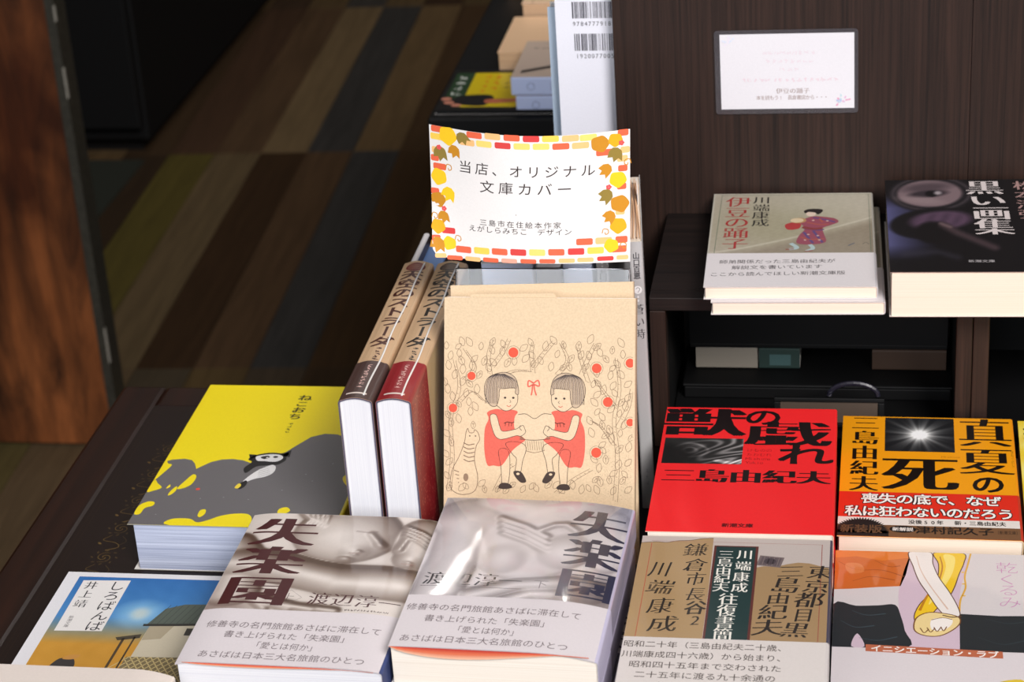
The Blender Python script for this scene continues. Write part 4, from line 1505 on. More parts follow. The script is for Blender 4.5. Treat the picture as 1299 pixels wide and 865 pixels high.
def art_black():
    A = Art()

    def lens(X, Y):
        img = full(X, (12, 11, 14))
        img = over(img, .9 * np.clip(1 - X * 3.2, 0, 1) * np.clip((Y - .16) * 6, 0, 1) * np.clip((.9 - Y) * 6, 0, 1), (92, 92, 138))
        img = over(img, soft_ell(X, Y, .30, .16, .285, .215, .12, -4), (26, 24, 28))
        img = over(img, .9 * soft_ell(X, Y, .30, .16, .265, .195, .1, -4) * (1 - soft_ell(X, Y, .30, .16, .245, .18, .08, -4)), (70, 62, 66))
        img = over(img, soft_ell(X, Y, .29, .16, .215, .155, .14, -4), (128, 108, 112))
        img = over(img, .8 * soft_ell(X, Y, .27, .09, .16, .05, .9, -8), (70, 58, 64))
        img = over(img, .95 * soft_ell(X, Y, .28, .165, .13, .04, .5, -8), (48, 40, 46))
        img = over(img, soft_ell(X, Y, .30, .165, .04, .036, .4), (12, 10, 14))
        img = over(img, .9 * soft_ell(X, Y, .345, .155, .025, .02, .8), (180, 168, 172))
        img = over(img, .7 * soft_ell(X, Y, .23, .24, .14, .04, .9, 10), (150, 130, 132))
        img = over(img, soft_ell(X, Y, .31, .50, .30, .17, .12, -8), (14, 13, 16))
        img = over(img, soft_ell(X, Y, .345, .465, .20, .10, .35, -8), (88, 66, 86))
        img = over(img, .5 * soft_ell(X, Y, .345, .465, .16, .08, .8, -8) * (.5 + .5 * np.sin(70 * X + 30 * Y)), (58, 44, 60))
        img = over(img, soft_ell(X, Y, .30, .60, .13, .12, .3), (12, 10, 12))
        img = over(img, .85 * seg(X, Y, [(.36, .52), (.44, .60), (.55, .68), (.66, .76)], .05, .8), (74, 58, 62))
        img = over(img, .8 * seg(X, Y, [(.34, .50), (.40, .54)], .022, .9), (120, 98, 100))
        img = over(img, .5 * seg(X, Y, [(.10, .83), (.30, .80), (.42, .86)], .05, 1), (56, 54, 66))
        return img
    A.raster(.2, .2, 96, 146, 90, 90, lens, 1)
    Wt = (226, 214, 212)
    for q, x, y, h in (('黒', 63, 14, 25), ('い', 63.8, 36, 20), ('画', 65, 57, 23), ('集', 65.3, 79, 27)): A.ch(q, x, y, 25, h, Wt, 'MB', 6, dil=.7)
    for q, y in zip('松本清張', (11, 27, 43, 59)): A.ch(q, 88.5, y, 15, 16, (176, 140, 136), 'MB', 6, dil=.5)
    A.htext('新潮文庫', 46.5, 62.5, 131.5, 4, (200, 194, 196), 'G', 6)
    return A


black = book('paperback', 'thick black paperback with an eye in a lens and white title, on the shelf', 'book', 105, 147, 29.8,
             [(12, 11, 14), (14, 13, 16), (12, 11, 14), (120, 96, 92)], art_black(), 'gloss', 'pages_warm')
lie(black, 0.0069, 1.3560, SH + .0002, 105, 147, 1.2)

# ------------------------------------------------------------------ two hardcovers standing on their fore-edges, spines up
def art_strada(P, ink, bandc, emblem):
    A = Art()
    m_ = P.spine_mid / mm
    A.ell(m_, 9, 6.2, 6.2, emblem, 2)
    for k in range(4): A.stroke([(m_ - 4.6, 6.2 + k * 1.9), (m_ + 4.6, 6.2 + k * 1.9)], .35, (200, 160, 130), 3, smooth=False)
    ys = (23, 38.5, 53, 67, 81, 94, 108.5)
    for q, y in zip('天空のストラーダ', ys + (122,)):
        yy = 21 + 'x天空のストラーダ'.index(q) * 13.6 - 13.6
        A.ch(q, m_, yy, 14.5, 13.8, ink, 'GB', 5, dil=1.5, rot=90 if q == 'ー' else 0)
    A.marks(m_ + 1, 124, 141, 5.6, 5, ink, 5, 3)
    return A


def band_strada(P, c):
    A = Art()
    m_ = P.spine_mid / mm
    A.marks(m_, 147, 176, 4.4, 8, (214, 176, 168), 5, 5)
    A.rect(m_ - 6.2, 181.5, m_ + 5.6, 183.2, (220, 205, 196), 4)
    return A


def hardcover(label, T, ink, bandc, emblem, back, xr, seam, back_art=None):
    P = Prof(.128, T * mm, r=.0022, bulge=.0016)
    A = art_strada(P, ink, bandc, emblem)
    if back_art: back_art(A, P)
    B = band_strada(P, bandc)
    if back_art is not None:
        u0, u1 = P.u4 / mm + 1, P.u5 / mm - 1
        rng = random.Random(3)
        for _ in range(420):
            u, v = rng.uniform(u0, u1), rng.uniform(143, 187.5)
            B.ell(u, v, rng.uniform(.3, .9), rng.uniform(.25, .7), (206, 112, 98), 3, 6, rng.uniform(0, 90))
    b = book('hardcover_book', label, 'book', 128, 188, T, [(204, 170, 132), (202, 168, 132), back, (84, 78, 96)], A, 'gloss', 'pages_white', 'tan hardcovers on edge',
             band=(142, 187.9, [bandc, bandc, bandc], B, 'gloss'), camber=dict(r=.0022, dropR=0, dropL=0), thick=.0009, inset=.0025, origin='fore', bulge=.0016)
    b.rotation_euler = (0, R(-90), 0)
    b.location = (xr, 1.05, TB + .0004)
    # welded seam of the clear wrapper along the spine, its glint painted in as white
    xs, zs = P.at(np.array([P.spine_mid + .0045]), .0006)
    o = MB().tube([(xs[0], y, zs[0] + .0004 * math.sin(y * 90)) for y in np.linspace(.004, .184, 24)], .00055, n=6).build('wrapper_seam', plain_mat('white_seam_glint', (242, 240, 238), 0.15, 0.8), b)
    o['label'] = 'clear wrapper seam with its glint painted white'
    return b


hardcover('tan hardcover on edge with a dark brown band on its spine, left of two', 19.4, (74, 34, 26), (74, 54, 50), (120, 44, 40), (204, 170, 132), -.2740, True)
hardcover('tan hardcover on edge with a dark red band on its spine, right of two', 20.0, (34, 26, 22), (142, 26, 34), (70, 56, 50), (206, 178, 132), -.2520, True, lambda A, P: None)

for lab, xr, T, W, c in (('thin white book on edge behind the two tan hardcovers', -.2908, 4, 118, (222, 218, 218)), ('blue book on edge behind the two tan hardcovers', -.2770, 19, 110, (96, 128, 180))):
    b = book('book', lab, 'book', W, 62, T, [c, c, (64, 48, 44)], None, 'gloss', 'pages_white', origin='fore')
    b.rotation_euler = (0, R(-90), 0)
    b.location = (xr, 1.247, TB + .0004)

# ------------------------------------------------------------------ clear stand with paper-jacketed books and the sign
TILT = R(23.7)
tv, nv_ = Vector((0, math.sin(TILT), math.cos(TILT))), Vector((0, -math.cos(TILT), math.sin(TILT)))
SB = Vector((-.1885, 1.0752, TB + .0062))              # foot of the back plate, front face


def acrylic():
    m, nt, b = new_mat('clear_acrylic')
    b.inputs['Base Color'].default_value = (.96, .98, 1, 1)
    b.inputs['Roughness'].default_value = 0.02
    b.inputs['IOR'].default_value = 1.47
    b.inputs['Transmission Weight'].default_value = 1.0
    return m


M['acrylic'] = acrylic()
st = empty('book_stand', (SB.x, SB.y, TB))
tag(st, 'clear acrylic book stand behind the kraft jacketed book, under the white sign', 'stand')
off = SB - Vector(st.location)


def slab(x0, x1, h0, h1, d0, d1):
    v = [off + Vector((x, 0, 0)) + tv * h + nv_ * d for d in (d0, d1) for h in (h0, h1) for x in (x0, x1)]
    return MB().add(v, [(0, 1, 3, 2), (4, 6, 7, 5), (0, 4, 5, 1), (2, 3, 7, 6), (0, 2, 6, 4), (1, 5, 7, 3)])


slab(-.0525, .0500, 0, .1752, -.0026, 0).build('back_plate', M['acrylic'], st, bevel=.0006)
slab(-.0525, .0500, -.0026, -.0001, -.0026, .0185).build('ledge', M['acrylic'], st, bevel=.0004)
slab(-.0525, .0500, -.0026, .008, .0187, .0207).build('lip', M['acrylic'], st, bevel=.0004)
mb = MB()
q = off + tv * .10 + nv_ * -.003
mb.add([(-.03, q.y, q.z), (.03, q.y, q.z), (.03, q.y + .055, .0004), (-.03, q.y + .055, .0004), (-.03, q.y + .0025, q.z + .0006), (.03, q.y + .0025, q.z + .0006), (.03, q.y + .0578, .0004), (-.03, q.y + .0578, .0004)],
       [(0, 1, 2, 3), (7, 6, 5, 4), (0, 4, 5, 1), (3, 2, 6, 7), (0, 3, 7, 4), (1, 5, 6, 2)])
mb.build('rear_strut', M['acrylic'], st)


def art_girls():
    A = Art()
    ln, red_, rd2 = (122, 100, 82), (208, 98, 84), (212, 86, 66)
    hair, K = (116, 104, 98), (70, 58, 54)
    rng = random.Random(11)
    skin = (210, 187, 157)

    def leaf(x, y, l, a, vein=False, w=.24):
        ca, sa = math.cos(a), math.sin(a)
        P = []
        for t, s in ((0, 0), (.3, .26), (.62, .27), (1, 0), (.62, -.27), (.3, -.26)): P.append((x + (t * ca - s * sa) * l, y + (t * sa + s * ca) * l))
        A.stroke(P, w, ln, 2, closed=True)
        if vein:
            A.stroke([(x + .2 * ca * l, y + .2 * sa * l), (x + .8 * ca * l, y + .8 * sa * l)], .2, ln, 2, smooth=False)
            for s in (.14, -.14): A.stroke([(x + (.55 * ca) * l, y + (.55 * sa) * l), (x + (.7 * ca - s * sa) * l, y + (.7 * sa + s * ca) * l)], .18, ln, 2, smooth=False)

    def branch(pts, w=1.6):
        for s in (-1, 1):
            A.stroke([(x + s * w * (.5 + .5 * (1 - i / len(pts))), y + (s * w * .3)) for i, (x, y) in enumerate(pts)], .24, ln, 2)
        for i in range(len(pts) - 1):
            (x0, y0), (x1, y1) = pts[i], pts[i + 1]
            for k in range(4):
                t = k / 4 + rng.uniform(0, .2)
                A.stroke([(x0 + (x1 - x0) * t - w * .5, y0 + (y1 - y0) * t), (x0 + (x1 - x0) * t + w * .4, y0 + (y1 - y0) * t + .5)], .18, ln, 2, smooth=False)
    for b_ in ([(3, 112), (5, 92), (4, 70), (9, 52), (6, 36)], [(9, 60), (16, 54), (24, 60)], [(27, 44), (26, 34), (28, 26)], [(28, 40), (34, 32), (38, 24)], [(12, 48), (18, 40), (12, 30)],
               [(52, 43), (51, 32), (52, 26)], [(52, 40), (58, 32), (64, 25)], [(50, 42), (42, 42), (36, 44)], [(66, 44), (72, 36), (68, 26)], [(80, 44), (84, 34), (88, 26)], [(84, 48), (80, 36), (78, 28)],
               [(100, 116), (101, 90), (99, 70), (102, 52), (100, 34)], [(100, 62), (92, 52), (88, 46)], [(101, 74), (107, 62), (109, 52)], [(99, 84), (92, 74), (86, 70)], [(30, 112), (36, 100), (41, 96)], [(66, 112), (76, 104), (86, 98)]):
        branch(b_, 1.3)
    apples = [(40.5, 31.5, 2.9), (16.1, 45.3, 2.4), (5.3, 64, 2.5), (88.8, 40, 2.8), (108.0, 36.8, 2.6), (95.3, 59.2, 2.8), (108.2, 70.7, 2.2), (88.8, 88.3, 2.9)]

    def ok(x, y):
        if 21 < x < 87 and 42 < y < 108: return False
        if 7 < x < 24 and 76 < y < 108: return False
        return all(math.hypot(x - a, y - b) > 4.2 for a, b, _ in apples)
    pts = []
    for _ in range(5200):
        x, y = rng.uniform(2.5, 108.5), rng.uniform(23, 112)
        if y < 27 + 2 * math.sin(x * .35): continue
        if ok(x, y) and all(math.hypot(x - a, y - b) > 4.7 for a, b in pts): pts.append((x, y))
    for x, y in pts: leaf(x - 1.2, y + 1, rng.uniform(4.4, 6.0), rng.uniform(-2.4, -.6), rng.random() < .3)
    for x, y, r in apples:
        A.ring(x, y, r + 1.0, r + 1.0, .18, ln, 2, 20)
        A.ell(x, y, r, r, rd2, 3, 20)
    # bow
    for pts_ in ([(52.3, 49), (49.5, 47.6), (49.3, 51), (52.3, 49.6)], [(52.3, 49), (55, 47.4), (55.6, 50.6), (52.3, 49.6)], [(51.8, 50), (51.5, 53.5), (51, 56)], [(52.6, 50), (53, 53), (54, 56)]): A.stroke(pts_, .8, red_, 3)

    def girl(s, ox):
        X = lambda x: ox + s * x
        pl = lambda P: [(X(x), y) for x, y in P]
        # legs first, then dress, arm, head; drawn for the left girl with x from her own axis
        for P in ([(2, 84), (9, 83), (14, 86), (12, 94), (10.6, 101), (7.6, 101), (8.4, 93), (6, 90)], [(-2, 88), (3.5, 88), (4.6, 98), (3.2, 108), (.2, 108), (-.6, 98)]):
            A.blob(pl(P), skin, 4)
            A.stroke(pl(P), .3, K, 5, closed=True)
        A.blob(pl([(6.8, 100), (10.8, 100), (13.4, 103.5), (14, 106), (11, 106.4), (7.6, 103)]), K, 6)
        A.ell(X(9.3), 101.4, 1.0, .7, skin, 7, 12)
        A.blob(pl([(-.6, 107), (3.6, 107), (6, 109.4), (1, 110.4), (-2, 109.5)]), K, 6)
        A.blob(pl([(-8.8, 66.2), (-4, 64.2), (0, 64.6), (5, 64.4), (9, 65.6), (7.2, 69), (7.4, 76), (12.5, 80.6), (13.2, 82.2), (6, 88), (0, 96.6), (-5, 96.8), (-8.6, 96.6), (-10.4, 88), (-10.2, 76), (-8, 70)]), red_, 5)
        arm = [(-7.2, 68.5), (-3.6, 67.6), (-1.5, 74), (.5, 77), (8, 75.6), (9.6, 74.6), (12, 73.4), (13, 75), (13.6, 77.4), (11, 79.6), (8.2, 79.4), (2, 81.2), (-2, 81.4), (-5, 78)]
        A.blob(pl(arm), skin, 6)
        A.stroke(pl(arm), .3, K, 7, closed=True)
        A.stroke(pl([(1, 72.4), (3, 71.6), (5.6, 72), (7, 71.4)]), .5, (96, 50, 44), 7)
        for x in (2, 4, 5.6): A.stroke(pl([(x, 72), (x - .3, 74)]), .35, (96, 50, 44), 7, smooth=False)
        A.stroke(pl([(10.6, 73.4), (10.2, 75), (11.4, 76.4)]), .3, K, 8)
        face = [(-3, 52), (4, 49), (8.4, 51), (9, 57), (8.4, 61), (5, 64.4), (1, 65), (-3, 62)]
        A.blob(pl(face), skin, 6)
        A.stroke(pl([(8.6, 51), (9, 57), (8.4, 61), (5, 64.4), (1, 65), (-3.4, 62)]), .3, K, 7)
        cap = [(-2, 43.4), (3, 43.2), (7.4, 46), (9.2, 51), (9.4, 55.4), (7.6, 55), (7.2, 52), (1, 52.4), (-1.6, 53), (-2, 58), (-3.6, 62.4), (-7, 62), (-10, 57), (-10.4, 51), (-8, 46)]
        A.blob(pl(cap), (186, 164, 140), 8)
        for k in range(26):
            t = k / 25
            x1 = -9.6 + 18 * t
            x0 = -1.5 + 4 * (t - .4)
            y1 = 61 if t < .4 else 52.2
            A.stroke(pl([(x0, 43.9), (x0 + (x1 - x0) * .75, 46.6), (x1 if t < .4 else x1 + .4, (46.6 + y1) / 2), (x1 + (.25 - t) * -1 if t < .4 else x1, y1)]), .3, hair if k % 3 else K, 9)
        A.stroke(pl(cap), .3, K, 9, closed=True)
        for x in (1.6, 6.4): A.ell(X(x), 57.6, .75, .6, K, 10, 12)
        A.stroke(pl([(4.4, 59), (5, 60), (4.2, 60.4)]), .22, K, 10)
        A.stroke(pl([(2.6, 62), (3.8, 62.7), (5, 62)]), .35, (190, 80, 66), 10)
    girl(1, 34.2)
    girl(-1, 71.8)
    # shared book, low stool
    A.poly([(44, 67.4), (48, 66.8), (53, 69.4), (58, 66.6), (62.4, 66.8), (62, 80.8), (44.6, 81.4)], skin, 5)
    A.stroke([(43.5, 67.2), (48, 66.8), (53, 69.4), (58, 66.6), (62.8, 66.8)], .3, K, 6)
    A.stroke([(44.4, 81.4), (53, 81.8), (62, 80.9)], .3, K, 6)
    A.stroke([(48, 88), (53, 89), (59, 87.6)], .3, ln, 5)
    for k in range(9): A.stroke([(47.6 + k * 1.3, 82.4), (48.2 + k * 1.3, 87.6)], .2, ln, 5, smooth=False)
    # striped cat on a branch
    A.stroke([(13, 78), (12, 84), (9, 92), (5, 100), (4, 110), (10, 114), (18, 112), (20, 104), (18, 94), (19, 86), (21, 82), (20, 78), (18, 76.4), (17.4, 78), (15, 78), (14, 75.6), (13, 78)], .32, (110, 88, 74), 5)
    for k in range(5): A.stroke([(11.6, 84 + k * 2.4), (14.5, 85.2 + k * 2.4), (18, 84.6 + k * 2.4)], .45, (110, 88, 74), 5)
    for k in range(5): A.stroke([(6 + k * .8, 100 + 2.4 * k), (9, 101 + 2 * k)], .4, (110, 88, 74), 5)
    for x in (15.2, 18.6): A.ell(x, 80, .4, .4, K, 6, 8)
    A.ell(13, 104, 1.5, 2.3, (140, 116, 96), 5, 14)
    # stipple along the lower right
    for _ in range(260):
        A.ell(rng.uniform(88, 109), rng.gauss(98, 8), .16, .14, ln, 2, 5)
    return A


def stand_on_plate(root, T, dist, x, h, rot):
    """book held upright against the plate: x across, h up the plate, cover facing out"""
    o = SB + nv_ * dist + tv * h
    m_ = Matrix((Vector((1, 0, 0)), tv, nv_)).transposed().to_4x4()
    root.matrix_world = Matrix.Translation(o + Vector((x, 0, 0))) @ m_ @ Matrix.Rotation(R(rot), 4, 'Z')


KR = (208, 185, 154)
rearj = book('jacketed_book', 'plain kraft jacketed book on the clear stand, just showing behind the girls one', 'book', 107, 163, 5.6, [KR, KR, KR, (190, 156, 112)], None, 'kraft', 'pages_warm', origin='tail', thick=.0004)
stand_on_plate(rearj, 5.6, .0004, .004, .0035, 1.6)
girlb = book('jacketed_book', 'kraft jacketed book with two girls in red dresses, on the clear stand', 'book', 111, 158, 9.6, [KR, KR, KR, (190, 156, 112)], art_girls(), 'kraft', 'pages_warm', origin='tail', thick=.0005)
stand_on_plate(girlb, 9.6, .0074, 0, .0004, 0)
# folded-in flap of the jacket showing above the top edge
mb = MB()
mb.add([(-.041, .158, .0078), (.010, .158, .0078), (.008, .1606, .0074), (-.040, .1598, .0074), (-.041, .158, .0076), (.010, .158, .0076), (.008, .1606, .0072), (-.040, .1598, .0072)],
       [(0, 1, 2, 3), (7, 6, 5, 4), (3, 2, 6, 7), (0, 3, 7, 4), (1, 5, 6, 2), (0, 4, 5, 1)], KR)
mb.build('jacket_flap', M['kraft'], girlb)


# --- the sign
def art_sign():
    W, H = 115.3, 78.8
    A = Art()
    U = lambda a: min(max((a - 104) / 992 * W, 1.2), 114.3)
    sag = lambda a: math.sin(math.pi * min(max((a - 115) / 983, 0), 1))
    V = lambda b, a=600: (b - (70 + 26 * (a - 115) / 983) - sag(a) * (44 - 24 * (b - 70) / 690)) / (686 - 22 * sag(a)) * H
    sc = W / 988
    K = (58, 50, 50)
    cor, red_, pe, ye, ly = (238, 108, 76), (220, 72, 70), (250, 196, 132), (254, 212, 92), (252, 220, 120)

    def br(a, b, c, w=80, h=33): A.rrect(U(a), V(b, a), w * sc, h * H / 688, 1.0, c, 2)
    for a, b, c in ((155, 92, cor), (348, 121, cor), (443, 127, pe), (540, 134, cor), (635, 139, red_), (728, 139, ye), (822, 138, pe), (905, 135, ly), (1066, 113, cor),
                    (308, 158, pe), (397, 165, ly), (493, 172, red_), (588, 176, ly), (682, 177, ly), (776, 177, cor), (868, 174, pe), (1062, 245, pe), (980, 212, cor)):
        br(a, b, c, 80 if 130 < a < 1050 else 50)
    bot = lambda b, a: b
    for a, b, c in ((265, 716, cor), (360, 716, ye), (453, 716, cor), (548, 716, red_), (643, 716, ly), (738, 716, cor), (835, 716, red_), (930, 716, ye),
                    (146, 752, pe), (218, 763, cor), (312, 763, pe), (405, 762, cor), (500, 762, (246, 170, 150)), (597, 762, cor), (692, 762, cor), (788, 762, pe), (880, 762, pe), (977, 762, red_), (1060, 762, pe),
                    (877, 667, cor), (970, 667, pe), (1056, 667, cor), (1040, 716, cor)):
        br(a, bot(b, a) if b > 700 else b, c, 80 if 150 < a < 1050 else 58, 36 if b < 740 else 24)
    for a, b, c in ((155, 285, cor), (145, 130, ye), (150, 200, pe), (130, 240, cor), (125, 415, cor), (190, 620, red_), (125, 660, cor), (1064, 295, cor), (1058, 388, cor), (1050, 520, pe), (1075, 200, pe)): br(a, b, c, 70 if 135 < a < 1050 else 44)

    def leafy(a, b, r, c, rot=0, L=3):
        P = []
        for k in range(10):
            t = R(rot + k * 36)
            q = r * (1.04, .93, 1.08, .90, .98, .92, 1.06, .9, 1.0, .95)[k]
            P.append((U(a) + q * math.cos(t), V(b, a) + q * math.sin(t)))
        A.blob(P, c, L)

    def tip(a, b, r, c, rot=0, L=3):
        """ivy-like leaf with three points"""
        P = [(-.9, -.1), (-.6, -.7), (0, -.85), (.6, -.6), (.85, -.15), (1.15, .75), (.55, .5), (.15, 1.15), (-.2, .55), (-.8, .75)]
        c_, s_ = math.cos(R(rot)), math.sin(R(rot))
        A.poly([(U(a) + r * (x * c_ - y * s_), V(b, a) + r * (x * s_ + y * c_)) for x, y in P], c, L)
    yl, oc, ol, og = (254, 206, 44), (206, 142, 44), (150, 128, 62), (250, 176, 40)
    leafy(205, 125, 5.6, yl, 10)
    tip(283, 135, 4.1, ol, -20, 4)
    tip(237, 202, 4.0, oc, 20, 4)
    tip(160, 213, 4.6, ol, 10, 4)
    leafy(148, 338, 5.0, yl, 30)
    tip(197, 425, 4.6, yl, 30, 4)
    leafy(140, 458, 4.6, oc, 0)
    tip(166, 545, 3.8, oc, 10, 4)
    leafy(136, 598, 4.4, og, 20)
    tip(132, 690, 4.8, oc, 20, 4)
    leafy(192, 686, 4.2, yl, 40)
    leafy(958, 168, 5.0, oc, 0)
    leafy(1030, 150, 4.0, og, 20)
    tip(1030, 220, 4.4, ol, 20, 4)
    tip(985, 300, 4.0, oc, 60, 4)
    leafy(1040, 352, 4.8, yl, 15)
    tip(985, 433, 4.4, ol, 60, 4)
    leafy(1048, 478, 5.2, oc, 0)
    tip(1000, 542, 4.0, oc, 50, 4)
    leafy(1040, 592, 4.8, og, 20)
    leafy(1006, 695, 4.2, yl, 30)
    for a, b in ((155, 185), (1058, 165), (997, 390), (170, 505)):
        for k in range(5): A.ell(U(a) + .9 * math.cos(k * 1.257), V(b, a) + .9 * math.sin(k * 1.257), .75, .75, (236, 92, 92), 5, 10)
    for a, b, f in ((205, 290, 1), (240, 660, 1), (980, 622, 1), (1085, 265, -1), (120, 545, 1), (1065, 700, 1)):
        A.stroke([(U(a) - f * 2.0, V(b, a) + .8), (U(a) - f * 1.2, V(b, a) - 1.8), (U(a) + f * 1.2, V(b, a) - 1.4), (U(a) + f * 1.5, V(b, a) + .8), (U(a), V(b, a) + 1.5), (U(a) - f * .4, V(b, a) + .2)], .5, oc, 5)
    A.htext('当店、オリジナル', U(250), U(945), V(303), 8.0, K, 'G', 5, w=8.4, skew=.06)
    A.htext('文庫カバー', U(355), U(835), V(391), 8.2, K, 'G', 5, w=9.0, skew=.06)
    A.htext('三島市在住絵本作家', U(352), U(770), V(574), 4.3, K, 'G', 5, w=4.6, skew=.04)
    A.htext('えがしらみちこ　デザイン', U(295), U(820), V(609), 4.3, K, 'G', 5, w=4.8, skew=.06)
    A.ell(U(545), V(524), .3, .3, (120, 116, 112), 5, 8)
    return A


sg = empty('sign_card', (-.1963, 1.1500, 1.38 - .5090))
sg.rotation_euler = (0, R(1.7), 0)
tag(sg, 'white sign card with autumn leaf and brick border, above the kraft jacketed books', 'sign')
SW, SHT = .1155, .0795
ST = R(4)


def sign_surf(u, v, h):
    u, v, h = np.broadcast_arrays(np.asarray(u, float), np.asarray(v, float), h)
    t = u / SW
    bul = .0190 * np.sin(math.pi * np.clip(t, -.02, 1.02)) ** 1.0 * (0.45 + .55 * (1 - v / SHT))
    curl = .004 * np.clip((.16 - t) / .16, 0, 1) ** 2 * np.clip((v / SHT - .6) / .4, 0, 1)
    d = bul + curl + h
    up_ = SHT - v
    return np.stack([u - SW / 2, up_ * math.sin(ST) - d * math.cos(ST), up_ * math.cos(ST) + d * math.sin(ST)], -1)


def build_sign():
    mb = MB()
    nx, ny, th = 44, 16, .00035
    us, vs = np.linspace(0, SW, nx + 1), np.linspace(0, SHT, ny + 1)
    gu, gv = np.meshgrid(us, vs)
    # the lower left corner is cut round
    cr = .007
    k = (gu < cr) & (gv > SHT - cr)
    du, dv = cr - gu, gv - (SHT - cr)
    rr = np.maximum(np.hypot(du, dv), 1e-9)
    s_ = np.where(k, np.minimum(1, cr / np.maximum(rr, 1e-9)), 1)
    gu = np.where(k, cr - du * s_, gu)
    gv = np.where(k, SHT - cr + dv * s_, gv)
    F0 = sign_surf(gu.ravel(), gv.ravel(), 0.0)
    F1 = sign_surf(gu.ravel(), gv.ravel(), -th)
    w = nx + 1
    fr, bk = [], []
    for j in range(ny):
        for i in range(nx):
            a = j * w + i
            fr.append((a + w, a + w + 1, a + 1, a))
            bk.append((a, a + 1, a + w + 1, a + w))
    mb.add(F0, fr, (238, 235, 233))
    mb.add(F1, bk, (238, 235, 233))
    n = len(F0)
    loop = [i for i in range(w)] + [j * w + nx for j in range(1, ny + 1)] + [ny * w + i for i in range(nx - 1, -1, -1)] + [j * w for j in range(ny - 1, 0, -1)]
    mb.add(np.concatenate([F0, F1]), [(loop[i], loop[(i + 1) % len(loop)], n + loop[(i + 1) % len(loop)], n + loop[i]) for i in range(len(loop))], (238, 235, 233))
    art_sign().lay(mb, sign_surf, maxedge=3.0)
    return mb.build('card', M['sign'], sg)


M['sign'] = print_mat('sign_paper', 0.4, coat=0.15, spec=0.3)
build_sign()


# ------------------------------------------------------------------ books standing upright beside and behind the clear stand
def upright_matrix(xr, y, z, lean=0.0):
    """spine to the viewer, head up; xr is the right side at the foot"""
    m_ = Matrix((Vector((0, -1, 0)), Vector((0, 0, 1)), Vector((-1, 0, 0)))).transposed().to_4x4()
    return Matrix.Translation((xr, y, z)) @ Matrix.Rotation(R(lean), 4, 'Y') @ m_


def art_grey(P):
    A = Art()
    m_ = P.spine_mid / mm
    K = (62, 60, 64)
    A.vtext('山口百恵', m_, 6.5, 23.5, 4.2, K, 'GB', 5, h=4.6)
    A.ell(m_, 30.5, 2.5, 2.6, (232, 230, 230), 3)
    A.stroke([(m_ - 1.2, 30), (m_, 29), (m_ + 1.2, 30), (m_, 32.2)], .4, (150, 148, 150), 4)
    for k in range(2): A.ell(m_, 35 + 2.4 * k, .6, .8, (226, 224, 224), 3, 12)
    A.vtext('蒼い時', m_ + .2, 39, 63, 6.0, K, 'M', 5, h=7.2)
    A.marks(m_, 150, 162, 3.0, 3, (150, 148, 150), 5, 7)
    # photograph on both boards
    def ph(X, Y):
        img = full(X, (168, 162, 164))
        img = over(img, soft_ell(X, Y, .5, .35, .3, .28, .6), (206, 196, 192))
        return over(img, .8 * soft_ell(X, Y, .5, .2, .36, .2, .6), (60, 56, 58))
    A.raster(8, 12, 96, 120, 24, 24, ph, 1)
    return A


def grey_book(label, xr, y, lean, sticker, yaw=0):
    P = Prof(.105, .0080)
    b = book('paperback', label, 'book', 105, 178, 8.0, [(176, 174, 176), (176, 174, 174), (186, 184, 186), (206, 204, 202)], art_grey(P), 'gloss', 'pages_warm', 'grey upright paperbacks', origin='back')
    b.matrix_world = upright_matrix(xr, y, TB + .0004, lean) if not yaw else Matrix.Translation((xr, y, TB + .0004)) @ Matrix.Rotation(R(yaw), 4, 'Z') @ upright_matrix(0, 0, 0, lean)
    # ruffled leaves standing proud of the head
    for k, (z, a, l) in enumerate(((.0016, .15, .0022), (.0030, -.1, .0034), (.0046, .12, .0026), (.0058, -.1, .0030))):
        n = 10
        V = []
        for i in range(n + 1):
            t = i / n
            x = -.092 + t * .086
            wv = .0006 * math.sin(t * 5 + k)
            V += [(x, -.0015, z + wv), (x, l * (1 - t * .7) - .0006, z + wv + a * .003 * (1 - t)), (x, l * (1 - t * .7) - .0006, z + wv + a * .003 * (1 - t) + .0005), (x, -.0015, z + wv + .0005)]
        F = []
        for i in range(n):
            for j in range(4): F.append((4 * i + j, 4 * i + (j + 1) % 4, 4 * i + 4 + (j + 1) % 4, 4 * i + 4 + j))
        V = [(x, .178 + y_, z) for x, y_, z in V]
        MB().add(V, F, (222, 178, 140)).build('loose_leaf', M['kraft'], b)
    if sticker:
        s = MB()
        n = 12
        top = [(-.066 + .008 * math.cos(i * math.pi / n), .178 + .0035 + .010 * math.sin(i * math.pi / n)) for i in range(n + 1)]
        z0, z1 = .0016, .0019
        V = [(x, y_, z0) for x, y_ in top] + [(x, y_, z1) for x, y_ in top]
        V = [(x, .170 if i in (0, n) else y_, z) for i, (x, y_, z) in enumerate(V[:n + 1])] + [(x, .170 if i in (0, n) else y_, z) for i, (x, y_, z) in enumerate(V[n + 1:])]
        s.add(V, [tuple(range(n + 1)), tuple(range(2 * n + 1, n, -1))] + [(i, i + n + 1, (i + 1) % (n + 1) + n + 1, (i + 1) % (n + 1)) for i in range(n + 1)], (226, 224, 226))
        q = s.build('index_tab', M['band'], b)
        q['label'] = 'small white round index tab'
    return b


grey_book('grey upright paperback with ruffled page tops, between the kraft books and the shelf', -.1302, 1.158, -.6, True, 6.5)
grey_book('grey upright paperback seen through the clear stand, under the white sign', -.1585, 1.206, 0, False)


